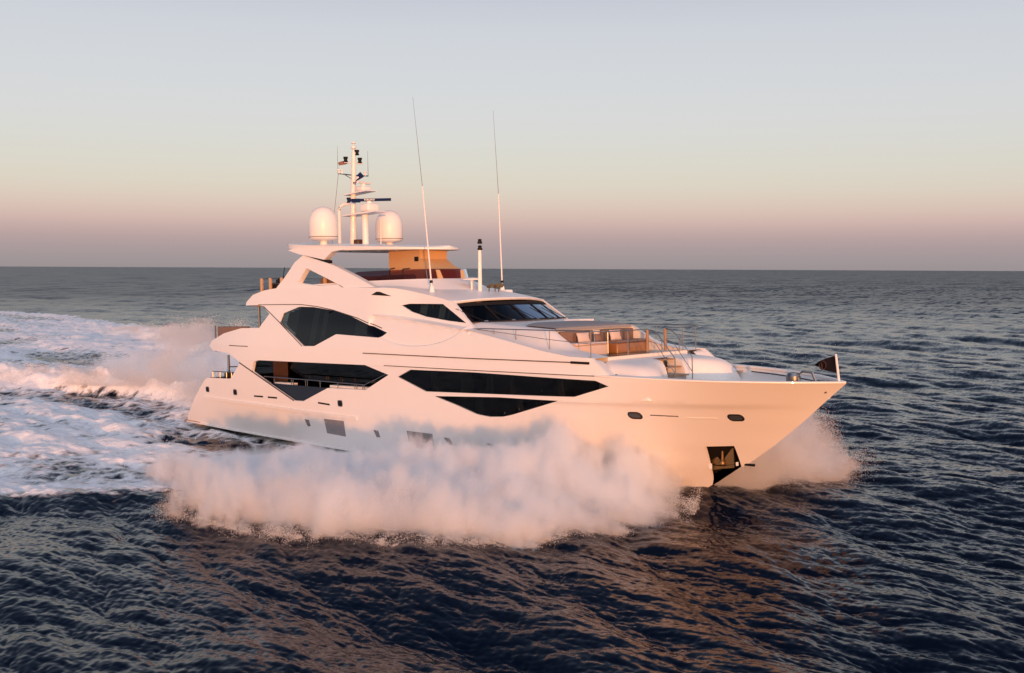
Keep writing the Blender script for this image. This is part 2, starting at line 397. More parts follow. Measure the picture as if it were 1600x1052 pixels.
b = MB()                                                     # raked transom and bathing platform
edge = [(ha[3][0], ha[3][1]), ha[2], ha[1], ha[0], (-.64, .47)]
b.grid([[(x + .02, s * (float(y_hull(x, z)) - .01), z) for s in np.linspace(-1, 1, 9)] for x, z in edge]).build('transom', M['white'], ya)
b = MB(); b.rbox((-.95, -3.5, .40), (1.0, 3.5, .52), .04).build('bathing_platform', M['teak'], ya)
b = MB()                                                     # white spray rail along the chine
rows = []
for x in np.linspace(-.95, 31.4, 70):
    zc = z_chine(x); y = float(y_hull(x, zc)); w = .10
    rows.append([(x, -y + .03, zc + .05), (x, -y - w, zc + .035), (x, -y - w, zc - .02), (x, -y + .03, zc - .03)])
b.grid(rows); b.mirrored().build('chine_rail', M['white'], ya)

def moulding(name, pts, fn, w, d, material, mirror=True, step=.3):
    """a strip standing d proud of the surface, w high, following points (x, z)"""
    p = []
    for (x0, z0), (x1, z1) in zip(pts[:-1], pts[1:]):
        k = max(1, int(abs(x1 - x0) / step)); p += [(x0 + (x1 - x0) * i / k, z0 + (z1 - z0) * i / k) for i in range(k)]
    p.append(pts[-1]); rows = []
    for i, (x, z) in enumerate(p):
        q0, q1 = p[max(i - 1, 0)], p[min(i + 1, len(p) - 1)]
        tx, tz = q1[0] - q0[0], q1[1] - q0[1]; L = math.hypot(tx, tz) or 1; nx, nz = -tz / L * w / 2, tx / L * w / 2
        yo = lambda xx, zz: float(fn(np.array(xx), np.array(zz)))
        a = (x + nx, z + nz); c = (x - nx, z - nz); ya_, yc = yo(*a), yo(*c)
        e = .35
        rows.append([(a[0], -ya_ + .03, a[1]), (a[0] * (1 - e / 4) + c[0] * e / 4, -ya_ - d, a[1] * (1 - e / 4) + c[1] * e / 4), (c[0] * (1 - e / 4) + a[0] * e / 4, -yc - d, c[1] * (1 - e / 4) + a[1] * e / 4), (c[0], -yc + .03, c[1])])
    m = MB(); m.grid(rows)
    n = len(rows); m.F += [(3, 2, 1, 0), ((n - 1) * 4, (n - 1) * 4 + 1, (n - 1) * 4 + 2, (n - 1) * 4 + 3)]
    if mirror: m.mirrored()
    return m.build(name, material, ya)
moulding('rubbing_strake', P2('strake'), y_hull, .16, .07, M['white'])
moulding('gunwale_line', P2('gunline'), y_hull, .035, .012, M['seam'])
moulding('hull_slot', P2('slot_a'), y_hull, .05, .004, M['seam'])
moulding('hull_slot', P2('slot_b'), y_hull, .07, .02, M['white'])
v = P2('vents')
for i in (0, 2, 4): moulding('hull_vent', [v[i], v[i + 1]], y_hull, .10, .006, M['black'])
moulding('aft_seam', [(5.85, 4.05), (7.03, 3.61)], y_hull, .07, .012, M['black'])
moulding('opening_trim', [(7.02, 3.60), (10.52, 2.25)], y_hull, .035, .02, M['seam'])

def oval(c, a, h, n=20, pw=2.6):
    return [(c[0] + a * abs(math.cos(t)) ** (2 / pw) * math.copysign(1, math.cos(t)), c[1] + h * abs(math.sin(t)) ** (2 / pw) * math.copysign(1, math.sin(t))) for t in np.linspace(0, 2 * math.pi, n, endpoint=False)]
def stadium(c, a, h, n=9):
    r = h; q = []
    for k in range(n): t = -math.pi / 2 + math.pi * k / (n - 1); q.append((c[0] + a - r + r * math.cos(t), c[1] + r * math.sin(t)))
    for k in range(n): t = math.pi / 2 + math.pi * k / (n - 1); q.append((c[0] - a + r + r * math.cos(t), c[1] + r * math.sin(t)))
    return q
def patch(name, poly, material, fn=y_hull, off=.006, parent=None, thick=.03, h=.25):
    return skin(poly, [], fn, thick, h, off).build(name, material, parent or ya)
for nm, k in (('port_hole_a', 1.), ('port_hole_b', 1.)):
    q = P2(nm); c = ((q[0][0] + q[1][0]) / 2, (q[2][1] + q[3][1]) / 2); a = (q[1][0] - q[0][0]) / 2; hh = (q[2][1] - q[3][1]) / 2
    a = max(a, .26); ring = patch('port_hole', stadium(c, a, hh), M['black'], off=.012, h=.08)
    patch('port_glass', stadium(c, a * .78, hh * .62), M['slate'], off=.02, parent=ring, h=.08)
for c in P2('fairlead'):
    ring = patch('fairlead', oval(c, .19, .16, 16, 4), M['steel'], off=.014, h=.1)
    patch('fairlead_hole', oval(c, .145, .125, 16, 4), M['black'], off=.022, parent=ring, h=.1)
for g in ('grille_a', 'grille_b'): patch('engine_grille', P2(g), M['mesh'], off=.008)
for c in P2('ports'):
    ring = patch('low_port', [(c[0] - .2, c[1] + .17), (c[0] + .12, c[1] + .15), (c[0] + .2, c[1] - .15), (c[0] - .06, c[1] - .17)], M['steel'], off=.01)
    patch('port_glass', [(c[0] - .15, c[1] + .12), (c[0] + .09, c[1] + .11), (c[0] + .15, c[1] - .11), (c[0] - .03, c[1] - .12)], M['mesh'], off=.018, parent=ring)

# glazing: pane set back in its opening, curtains and a dark room behind
def glazing(name, pts, fn, pane_mat, curtains, back=.75, set_back=-.07, zr=None):
    pane = skin(pts, [], fn, 0., .3, set_back).build(name, pane_mat, ya)
    a = np.array(pts); x0, z0 = a.min(0); x1, z1 = a.max(0)
    rows = []
    for x in np.linspace(x0 + .05, min(x1 - .05, 21.2) if fn is y_house else x1 - .05, 16):
        rows.append([(x, -max(float(fn(np.array(x), np.array(z))) - back, .02), z) for z in np.linspace(z0 - .1, z1 + .1, 5)])
    mb = MB(); mb.grid(rows); mb.mirrored().build('cabin_lining', M['interior'], ya)
    for x, w, material in curtains:
        mb = MB(); G = []
        for u in np.linspace(-w / 2, w / 2, max(5, int(w / .06))):
            d = .22 + .03 * math.sin(u * 48)
            zs = [z for z in np.linspace(z0, z1, 24) if inside(pts, np.array([[x + u, z]]))[0]]
            lo, hi = (min(zs), max(zs)) if zs else (z0 + .3, z0 + .31)
            G.append([(x + u, -(float(fn(np.array(x + u), np.array(z))) - d), z) for z in np.linspace(lo, hi, 4)])
        mb.grid(G); mb.mirrored().build('curtain', material, pane)
    return pane
glazing('hull_window', P2('hull_window'), y_hull, M['smoked_dark'], [(20.9, .5, M['curtain']), (22.9, .75, M['curtain']), (24.3, .4, M['curtain']), (25.6, .25, M['curtain']), (28.2, .3, M['curtain'])])
glazing('lower_hull_window', P2('lower_window'), y_hull, M['smoked_dark'], [(23.6, .5, M['curtain']), (25.9, .4, M['curtain'])])

# house side above the gunwale
ahs = P2('aft_house')
bottom = [(x, float(z_gunwale(x)) + .002) for x in np.linspace(6.05, 29.6, 50)]
fair = P2('fairing'); led = P2('ledge_outer'); rf = P2('roof_edge')
house_outline = bottom + [(fair[1][0], 4.215)] + [fair[0]] + led[::-1][1:] + [(22.62, 6.2)] + [(x, z) for x, z in rf[::-1]] + [(16.3, 7.83), (12.5, 7.93)] + ahs[::-1][:-1] + [(5.9, 4.06)]
lx = np.arange(15.6, 22.55, .1); cre = [[(x, float(z_ledge(x)) + d) for x in lx] for d in (0., .035, .07, .10)]
for rr_ in (.995, .95):                                      # rim of the scoop
    a_ = [(19.6 + 3.3 * rr_ * math.cos(t), 6.35 + 1.22 * rr_ * math.sin(t)) for t in np.linspace(math.pi, 2 * math.pi, 70)]; cre.append([p for p in a_ if p[1] < float(z_ledge(p[0])) - .06])
skin(house_outline, [P2('up_window'), P2('wh_window')], y_house, .14, .16, creases=cre).joined().build('superstructure', M['white'], ya)
glazing('upper_deck_window', P2('up_window'), y_house, M['smoked'], [(10.0, 1.0, M['curtain']), (11.9, .5, M['curtain']), (12.7, .3, M['curtain']), (15.6, .9, M['curtain'])], 1.1)
glazing('wheelhouse_side_window', P2('wh_window'), y_house, M['smoked'], [(19.3, .5, M['cream']), (20.55, .35, M['cream']), (21.0, .12, M['curtain'])], .9)
mb = MB(); mb.box((20.0, -3.02, 6.2), (20.1, -2.95, 7.05)); mb.mirrored().build('window_post', M['black'], ya)
moulding('brow_shadow_gap', P2('brow_line'), y_house, .04, .012, M['seam'])  # dark strip standing in for the shaded gap below the brow
moulding('window_flank_seam', P2('seam_up'), y_house, .04, .012, M['seam'])
moulding('fender_track', P2('track')[:3], y_house, .045, .02, M['seam'])
moulding('track_end', P2('track')[2:], y_house, .11, .025, M['black'])
moulding('deck_slot', P2('slot_up'), y_house, .05, .006, M['seam'])
sv = P2('small_vent'); patch('air_vent', sv[:4], M['black'], y_house, .008)

# decks and rooms behind the openings
mb = MB(); mb.box((1.6, -3.7, 1.75), (18.4, 3.7, 1.9)).build('main_deck', M['teak'], ya)
mb = MB(); mb.box((4.7, -3.6, 4.28), (18.6, 3.6, 4.40)).build('upper_deck', M['white_matt'], ya)
mb = MB(); mb.box((6.1, -3.2, 7.02), (17.0, 3.2, 7.12)).build('fly_deck', M['teak'], ya)
mb = MB(); mb.box((18.45, -3.75, 1.9), (18.6, 3.75, 4.25)).build('bulkhead', M['interior'], ya)
mb = MB(); mb.box((7.4, -2.72, 1.92), (18.4, -2.68, 4.26)); mb.mirrored().build('saloon_glass', M['smoked_dark'], ya)
mb = MB(); mb.box((7.4, -1.9, 1.92), (18.4, 1.9, 4.26)).build('saloon_lining', M['interior'], ya)
mb = MB(); mb.box((7.1, -2.76, 2.0), (8.4, -2.74, 4.2)); mb.mirrored().build('saloon_panel', M['wood'], ya)
mb = MB(); mb.box((4.6, -2.6, 1.92), (4.7, 2.6, 4.26)).build('saloon_door', M['smoked_dark'], ya)
patch('bulwark_glass', [(8.25, 3.06), (13.35, 3.01), (11.356, 2.285), (10.56, 2.275), (7.9, 3.28)], M['infill'], y_hull, -.09, thick=.02)
for a_, b_ in (((8.5, -3.66, 2.92), (10.1, -3.34, 3.10)), ((13.2, -3.7, 2.95), (16.6, -3.34, 3.14))):
    mb = MB(); mb.rbox(a_, b_, .03); mb.mirrored().build('side_bench', M['white'], ya)
so = P2('saloon_opening')
mb = MB(); mb.tube([(7.75, -3.78, 3.37), (12., -3.80, 3.33), (16.05, -3.82, 3.27)], .028); mb.tube([(16.05, -3.82, 3.27), (17.75, -3.84, 3.87)], .02); mb.mirrored()
rail = mb.build('side_rail', M['steel'], ya)
for x in (8.7, 10.2, 10.35, 11.4, 11.55, 12.6, 14.0, 15.3, 15.45, 15.9, 16.04):
    mb = MB(); zb = 2.95 if (x < 10.2 or x > 12.7) else 2.75
    mb.tube([(x, -3.8, zb), (x, -3.81, 3.3)], .022, 6); mb.mirrored().build('rail_post', M['steel'], rail)

# aft deck posts and furniture
for x, y, z0, z1 in ((2.38, 2.5, 1.9, 4.3), (6.30, 3.0, 5.6, 7.06)):
    mb = MB(); mb.tube([(x, -y, z0), (x, -y, z1)], .07, 10); mb.mirrored().build('deck_post', M['steel'], ya)
mb = MB(); mb.rbox((2.5, -3.25, 4.5), (4.7, -2.5, 5.93), .08); mb.build('deck_sofa', M['brown'], ya)
mb = MB(); mb.tube([(1.75, -2.9, 4.5), (1.75, -2.9, 5.98)], .05, 8); mb.mirrored().build('ensign_post', M['steel'], ya)
mb = MB(); mb.tube([(2.0, -3.3, 3.42), (4.5, -3.3, 3.42)], .03, 7); ar = mb.mirrored().build('aft_rail', M['steel'], ya)
for x, y in ((2.0, 3.3), (2.75, 3.3), (3.4, 3.3), (3.9, 3.3), (4.4, 3.3)):
    mb = MB(); mb.tube([(x, -y, 1.9), (x, -y, 3.42)], .035, 7); mb.mirrored().build('rail_post', M['steel'], ar)
mb = MB(); mb.rbox((2.5, -2.9, 1.9), (3.3, -2.1, 3.32), .05); mb.build('deck_locker', M['interior'], ya)
mb = MB(); mb.rbox((3.6, -2.6, 1.9), (5.2, -1.2, 3.0), .05); mb.build('deck_table', M['interior'], ya)
mb = MB(); mb.tube([(2.2, -2.4, 3.62), (5.5, -1.0, 3.7)], .03, 7); mb.build('awning_bar', M['black'], ya)

# flybridge: aft rail, seats, arch, hardtop
mb = MB(); mb.tube([(8.6, -2.9, 8.5), (6.4, -2.95, 8.5), (6.35, -2.9, 8.5), (6.35, 2.9, 8.5), (6.4, 2.95, 8.5), (8.6, 2.9, 8.5)], .016, 6); fr_ = mb.build('fly_rail', M['steel'], ya)
for z in (7.9, 8.2):
    mb = MB(); mb.tube([(6.4, -2.95, z), (8.6, -2.9, z)], .016, 6); mb.mirrored().build('rail_wire', M['steel'], fr_)
for x, y in ((6.55, 2.95), (7.35, 2.95), (8.3, 2.9)):
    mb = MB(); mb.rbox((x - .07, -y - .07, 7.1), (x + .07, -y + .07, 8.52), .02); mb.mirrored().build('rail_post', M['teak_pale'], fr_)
mb = MB(); mb.rbox((10.6, -2.2, 7.12), (14.2, 1.6, 8.42), .12); mb.build('fly_sofa', M['brown'], ya)
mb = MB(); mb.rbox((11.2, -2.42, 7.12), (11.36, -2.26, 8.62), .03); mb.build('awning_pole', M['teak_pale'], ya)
skin(P2('arch_outer') , [P2('arch_hole')], y_arch, .30, .25, .02, mirror=False).build('arch', M['white'], ya)
skin(P2('arch_gap'), [], y_arch, .22, .4, -.03, mirror=False).build('arch_joint', M['black'], ya)
skin(P2('bracket'), [], y_arch, .34, .3, .12, mirror=False).build('hardtop_bracket', M['white'], ya)
moulding('arch_seam', [(13.36, 8.02), (14.05, 7.78)], y_arch, .03, .03, M['seam'], False)
xs_ = np.array([8.18, 8.3, 8.7, 9.6, 10.75, 12.3, 14., 15.4, 16.5, 17.2, 17.7, 17.98, 18.06])
wv = np.interp(xs_, [8.18, 8.3, 8.7, 10., 14., 16., 17.2, 17.7, 17.98, 18.06], [2.3, 2.5, 2.66, 2.76, 2.70, 2.30, 1.5, .95, .4, .05])
zt = np.interp(xs_, [8.18, 8.7, 11.7, 15.2, 18.06], [10.30, 10.28, 10.06, 9.86, 9.70]); zb_ = np.interp(xs_, [8.18, 8.7, 9.8, 12.3, 16.2, 18.06], [10.22, 9.98, 9.78, 9.72, 9.64, 9.60])
rows = []
for x, w, t, bt in zip(xs_, wv, zt, zb_):
    th = t - bt; up = [(x, w * s, t + .10 * (1 - s * s) - .12 * th * abs(s) ** 10) for s in np.linspace(-1, 1, 17)]
    dn = [(x, w * s, bt + .12 * th * abs(s) ** 10) for s in np.linspace(.985, -.985, 15)]
    rows.append(up + dn)
mb = MB(); mb.grid(rows, closed=True); mb.F += [tuple(range(31, -1, -1)), tuple(range(12 * 32, 13 * 32))]
mb.build('hardtop', M['white'], ya, 40)
for i, (x, y) in enumerate(((12.8, -1.9), (13.6, -1.3), (14.6, -1.5), (15.3, -1.0), (13.3, .4), (14.3, .6))):
    mb = MB(); z = float(np.interp(x, xs_, zb_)); mb.lathe((x, y, z - .03), [(.05, 0), (.07, .01), (.07, .05)], 10); mb.build('ceiling_lamp', M['letter'] if i != 0 else M['black'], ya)
mb = MB(); mb.prism([(14.6, 9.72), (14.6, 8.15), (18.2, 8.15), (18.05, 8.62), (17.43, 8.82), (16.87, 9.2), (16.92, 9.66)], -.9, .9); mb.build('hardtop_pillar', M['tan'], ya)
mb = MB(); mb.rbox((16.55, -.96, 9.08), (16.8, -.88, 9.3), .02); mb.build('pillar_speaker', M['black'], ya)
mb = MB(); mb.rbox((14.5, -1.6, 7.2), (16.6, 1.6, 8.45), .15); mb.build('helm_console', M['brown'], ya)
for q_ in ([(15.1, -1.3, 8.4), (15.2, -1.35, 8.75), (15.55, -1.35, 8.78)], [(16.1, -1.3, 8.4), (16.1, -1.3, 8.72), (16.6, -1.3, 8.74)]):
    mb = MB(); mb.tube(q_, .03, 6); mb.build('grab_rail', M['steel'], ya)

# wheelhouse roof, coaming, flybridge windscreen
edge_r = [(13.5, 7.88), (15.3, 7.86)] + rf
def roof_z(x, s):
    ze = float(np.interp(x, [p[0] for p in edge_r], [p[1] for p in edge_r])); return ze + .20 * (1 - abs(s) ** 2.4)
rows = []
for x, z in [(x, float(np.interp(x, [p[0] for p in edge_r], [p[1] for p in edge_r]))) for x in np.linspace(13.5, rf[-1][0], 28)]:
    yy = float(y_house(np.array(x), np.array(z))) - .01; bl = .62 * float(sstep((x - 18.5) / 2.8))
    rows.append([(x + bl * (1 - s * s), yy * s, z + .20 * (1 - abs(s) ** 2.4) - .10 * bl * (1 - s * s)) for s in np.linspace(-1, 1, 29)])
last = rows[-1]
rows.append([(x + .035, y * 1.004, z - .05) for x, y, z in last]); rows.append([(x - .0, y, z - .11) for x, y, z in last]); rows.append([(x - .5, y * .97, z - .12) for x, y, z in last])
mb = MB(); mb.grid(rows).build('wheelhouse_roof', M['white'], ya, 40)
top_rim = [(10.5, 2.78), (12, 2.74), (14, 2.58), (15.5, 2.36), (16.8, 2.05), (17.5, 1.78), (17.95, 1.40), (18.15, .9), (18.24, .4), (18.26, 0)]
base_rim = [(10.5, 3.0), (12, 3.0), (14, 3.0), (15.8, 2.86), (17.4, 2.62), (18.5, 2.25), (19.2, 1.75), (19.55, 1.1), (19.7, .5), (19.74, 0)]
top_rim = top_rim + [(x, -y) for x, y in top_rim[::-1][1:]]; base_rim = base_rim + [(x, -y) for x, y in base_rim[::-1][1:]]
def smooth_rim(r, k=5):
    r = np.array(r, float); n = len(r); t = np.linspace(0, n - 1, (n - 1) * k + 1); o = []
    for v_ in t:
        i = min(int(v_), n - 2); f = v_ - i; p0, p1, p2, p3 = r[max(i - 1, 0)], r[i], r[i + 1], r[min(i + 2, n - 1)]
        o.append(.5 * ((2 * p1) + (p2 - p0) * f + (2 * p0 - 5 * p1 + 4 * p2 - p3) * f * f + (3 * p1 - p0 - 3 * p2 + p3) * f ** 3))
    return np.array(o)
tr, br = smooth_rim(top_rim), smooth_rim(base_rim)
def top_z(x): return float(np.interp(x, [10, 14, 18.3], [8.08, 8.17, 8.21]))
G = [[], [], [], []]
for (tx, ty), (bx, by) in zip(tr, br):
    yy = max(float(y_house(np.array(bx), np.array(7.6))), 2.); zbz = roof_z(bx, min(1, abs(by) / yy)) - .04
    G[0].append((bx, by, zbz)); G[1].append((tx + .06 * (bx - tx), ty + .06 * (by - ty), top_z(tx) - .05)); G[2].append((tx, ty, top_z(tx))); G[3].append((tx - .15 if abs(ty) < 1.5 else tx, ty * .93, top_z(tx)))
G.append([(x if abs(y) > 1.5 else x, y, 7.1) for x, y, z in G[3]])
mb = MB(); mb.grid(G[::-1]).build('flybridge_coaming', M['white'], ya, 35)
ws = [(x, y) for x, y in tr if x > 13.2]
mb = MB(); mb.grid([[(x - .03, y * .985, top_z(x) - .01) for x, y in ws], [(x - .16, y * .95, top_z(x) + .47 * min(1, (x - 12.9) / 1.2)) for x, y in ws]])
fw_ = mb.build('flybridge_windscreen', M['purple'], ya)
for k in (22, 28, len(ws) - 23, len(ws) - 29):
    if 0 <= k < len(ws):
        x, y = ws[k]; mb = MB(); mb.tube([(x - .03, y * .985, top_z(x)), (x - .16, y * .95, top_z(x) + .46)], .014, 6); mb.build('glass_joint', M['steel'], fw_)

# raked wheelhouse windscreen
def ws_pt(s, t, push=0.):
    tx, tz, ty = 21.36 + .60 * (1 - s * s), 7.00 + .06 * (1 - s * s), 2.95
    bx, bz, by = 22.62 + .55 * (1 - s * s), 6.20 + .03 * (1 - s * s), 3.12
    return (tx + (bx - tx) * t + push * .5, s * (ty + (by - ty) * t), tz + (bz - tz) * t + push)
mb = MB(); mb.grid([[ws_pt(s, t) for s in np.linspace(-1, 1, 33)] for t in np.linspace(0, 1, 9)]); wsn = mb.build('windscreen', M['windscreen'], ya)
def ws_strip(s0, s1, t0, t1, push=.02, n=8, m=8):
    return [[ws_pt(s0 + (s1 - s0) * i / n, t0 + (t1 - t0) * j / m, push) for i in range(n + 1)] for j in range(m + 1)]
mb = MB(); mb.grid(ws_strip(-1, 1, 0, .17, .015, 32, 2)); mb.build('glass_border', M['black'], wsn)
mb = MB(); mb.grid(ws_strip(-1, 1, .955, 1.02, .015, 32, 1)); mb.build('glass_border', M['black'], wsn)
for s in (-.985, -.56, -.06, .44, .80):
    mb = MB(); mb.grid(ws_strip(s - .022, s + .022, .1, 1., .02, 2, 6)); mb.build('windscreen_mullion', M['black'], wsn)
for s in (-.86, -.40, .10, .55, .9):
    mb = MB(); mb.tube([ws_pt(s + .06, 1.04, .05), ws_pt(s, .95, .06), ws_pt(s - .20, .30, .05)], .016, 6); wp_ = mb.build('wiper', M['black'], wsn)
    mb = MB(); mb.tube([ws_pt(s + .03, 1.02, .05), ws_pt(s + .09, 1.02, .05)], .035, 8); mb.build('wiper_motor', M['steel'], ya)
mb = MB(); mb.grid([[(20.2, s * 2.5, 6.9), (20.3, s * 2.6, 6.28), (22.3 + .5 * (1 - s * s), s * 2.8, 6.1)] for s in np.linspace(-1, 1, 17)]).build('dashboard', M['interior'], ya)
mb = MB()
for y in (-1.5, 0, 1.5):
    mb = MB(); mb.rbox((20.6, y - .3, 6.2), (20.85, y + .3, 6.85), .08); mb.build('helm_seat', M['curtain'], ya)

# foredeck: raised deck with the lounge well, front coachroof with the stair, low foredeck
def ye(x): return float(y_out(np.array(x), np.array(float(np.interp(x, [p[0] for p in led], [p[1] for p in led]))))) - .02
def deck_z(x, y):
    zl = float(np.interp(x, [22., 23.129, 25.3, 27.3, 28.8, 30.06], [5.98, 5.875, 5.50, 5.125, 4.92, 4.74]))
    c = float(np.interp(x, [22., 22.7, 24.2, 26.9, 28.2, 30.1], [6.28, 6.20, 6.08, 5.90, 5.1, 4.80]))
    a = min(1., abs(y) / ye(x)); zi = zl + .06
    return zl + (zi - zl) * float(sstep((1 - a) / .10)) + max(0., c - zi) * float(sstep((.93 - a) / .22))
xg = np.concatenate([np.linspace(22.3, 26.85, 24), np.linspace(27.1, 29.75, 12), [29.8]]); sg = np.concatenate([np.linspace(-1, -.72, 9), np.linspace(-.68, .68, 25), np.linspace(.72, 1, 9)])
V = []; F = []
for x in xg:
    for s in sg: y = s * ye(x); V.append((x, y, deck_z(x, y)))
nc = len(sg); well = lambda x, y: 26.84 < x < 29.76 and abs(y) < .70 * ye(x)
for i in range(len(xg) - 1):
    for j in range(nc - 1):
        xc = (xg[i] + xg[i + 1]) / 2; yc = (sg[j] + sg[j + 1]) / 2 * ye(xc)
        if not well(xc, yc): F.append((i * nc + j, (i + 1) * nc + j, (i + 1) * nc + j + 1, i * nc + j + 1))
mb = MB(); mb.add(V, F); mb.build('foredeck_house', M['white'], ya, 40)
FL = 4.25; wy = .70
mb = MB(); xs2 = np.linspace(26.85, 29.75, 14)
for sgn in (-1, 1): mb.grid([[(x, sgn * wy * ye(x), FL), (x, sgn * wy * ye(x), deck_z(x, wy * ye(x)) - .004)] for x in xs2])
for x in (26.85, 29.75): mb.grid([[(x, s * wy * ye(x), FL) for s in np.linspace(-1, 1, 20)], [(x, s * wy * ye(x), deck_z(x, s * wy * ye(x)) - .004) for s in np.linspace(-1, 1, 20)]])
mb.build('lounge_well', M['white'], ya, 30)
mb = MB(); mb.box((26.86, -2.66, FL - .1), (29.74, 2.66, FL)).build('lounge_floor', M['teak'], ya)

W3 = 3.36
def front_z(x, y):
    xf = 31.15 + 1.0 * float(sstep((abs(y) - .6) / 1.9)); k = max(0., 1 - max(0., (x - 30.2) / (xf - 30.2)) ** 5.5) ** .6; a = min(1., abs(y) / W3)
    return 3.3 + (4.72 - .08 * max(0., x - 29.8) - 3.3) * k * (1 - a ** 16) ** .5
xg = np.concatenate([np.linspace(29.78, 30.7, 8), np.linspace(30.75, 32.2, 44)]); sg = np.sin(np.linspace(-math.pi / 2, math.pi / 2, 49)) * W3
sg = np.unique(np.concatenate([sg, [-.62, .62]])); V = [(x, y, front_z(x, y)) for x in xg for y in sg]; nc = len(sg); F = []
for i in range(len(xg) - 1):
    for j in range(nc - 1):
        if abs((sg[j] + sg[j + 1]) / 2) < .62 and xg[i] > 30.2: continue
        F.append((i * nc + j, (i + 1) * nc + j, (i + 1) * nc + j + 1, i * nc + j + 1))
mb = MB(); mb.add(V, F); mb.build('coachroof', M['white'], ya, 40)
for sgn in (-1, 1):
    mb = MB(); mb.grid([[(x, sgn * .62, 3.3), (x, sgn * .62, max(front_z(x, .62) - .003, 3.3))] for x in np.linspace(30.2, 32.2, 24)])
    mb.build('stair_cheek', M['white'], ya)
for i, (x, z) in enumerate(((30.45, 4.62), (30.8, 4.32), (31.15, 4.0), (31.5, 3.68))):
    mb = MB(); mb.rbox((x - .15, -.56, z - .03), (x + .15, .56, z + .02), .015); mb.build('stair_tread', M['teak'], ya)
for sgn in (-1, 1):
    mb = MB(); q = [(30.12, .6, 5.84), (30.4, .6, 5.80), (30.65, .6, 5.62), (31.2, .6, 4.98), (31.42, .6, 4.72), (31.43, .6, 3.45)]
    mb.tube([(x, sgn * y, z) for x, y, z in q], .022, 8); mb.tube([(30.12, sgn * .6, 5.4), (30.5, sgn * .6, 5.3), (31.43, sgn * .6, 4.1)], .016, 6); mb.tube([(30.8, sgn * .6, 4.9), (30.8, sgn * .6, 5.45)], .018, 6)
    h_ = mb.build('stair_rail', M['steel'], ya)
    mb = MB(); mb.rbox((30.06, sgn * .62 - .06, 4.95), (30.16, sgn * .62 + .06, 5.86), .03); mb.build('gate_post', M['teak'], h_)
mb = MB(); G = []                                          # sloping fairing end between the house side and the coachroof
for t in np.linspace(0, 1, 10):
    x = 30.06 + (30.742 - 30.06) * t; z = 4.74 + (4.20 - 4.74) * t; y = float(y_out(np.array(x), np.array(max(z, 4.23)))) - .02
    G.append([(x, -y, z), (x - .12, -(y + 3.2) / 2, z + .02), (x - .25, -3.15, z - .02)])
G = [[(29.75, -(float(y_out(np.array(29.75), np.array(4.8))) - .02), 4.80), (29.75, -3.5, 4.80), (29.75, -3.15, 4.74)]] + G
mb.grid(G).mirrored().build('fairing_end', M['white'], ya, 50)
rows = []
for x in np.linspace(29.5, 37.9, 40):
    y = float(y_hull(np.array(x), np.array(3.38))) - .1; rows.append([(x, max(y, .02) * s, 3.38) for s in np.linspace(-1, 1, 7)])
mb = MB(); mb.grid(rows).build('foredeck', M['white_matt'], ya)
mb = MB(); mb.grid([[(x, -(float(y_hull(np.array(x), np.array(4.0))) - .05), 4.0), (x, -2.9, 4.0), (x, -2.9, 3.38)] for x in np.linspace(29.3, 32.0, 14)]); mb.mirrored().build('side_deck', M['white_matt'], ya)
rows = []
for x in np.concatenate([np.linspace(30.1, 36, 40), np.linspace(36.1, 38.34, 30)]):
    z = float(z_gunwale(x)) + .01; y = float(y_hull(np.array(x), np.array(z))); yi = max(y - .26, 0.)
    rows.append([(x, -y - .015, z - .03), (x, -y - .012, z + .012), (x, -y + .03, z + .03), (x, -yi, z + .03), (x, -yi, z - .05)])
mb = MB(); mb.grid(rows); mb.mirrored().build('gunwale_cap', M['white'], ya)
mb = MB(); q = [(x, -float(y_hull(np.array(x), np.array(3.75))) + .22, float(z_gunwale(x)) - .16) for x in np.linspace(32.6, 36.4, 14)]; mb.tube(q, .028, 7); mb.mirrored().build('bulwark_rail', M['seam'], ya)

# foredeck handrails
for sgn in (-1, 1):
    def yr(x): return sgn * (ye(x) - .32)
    mb = MB(); mb.tube([(22.9, yr(22.9), 5.92)] + [(x, yr(x), 5.95 - .012 * (x - 24)) for x in np.linspace(23.6, 29.6, 9)] + [(30.0, sgn * 3.2, 5.86), (30.1, sgn * 2.6, 5.86), (30.12, sgn * .62, 5.86)], .022, 8)
    rl = mb.build('deck_rail', M['steel'], ya)
    mb = MB(); mb.tube([(x, yr(x), .5 * (5.93 + deck_z(x, abs(yr(x))))) for x in np.linspace(23.3, 29.6, 9)] + [(30.0, sgn * 3.2, 5.42), (30.1, sgn * 2.6, 5.42), (30.12, sgn * .62, 5.42)], .013, 6); mb.build('lower_rail', M['steel'], rl)
    for x in (24.3, 25.6, 27.5, 29.6):
        mb = MB(); mb.tube([(x, yr(x), deck_z(x, abs(yr(x))) - .02), (x, yr(x), 5.92)], .02, 7); mb.build('rail_post', M['steel'], rl)
    mb = MB(); mb.tube([(30.1, sgn * 1.9, 4.9), (30.1, sgn * 1.9, 5.86)], .02, 7); mb.build('rail_post', M['steel'], rl)

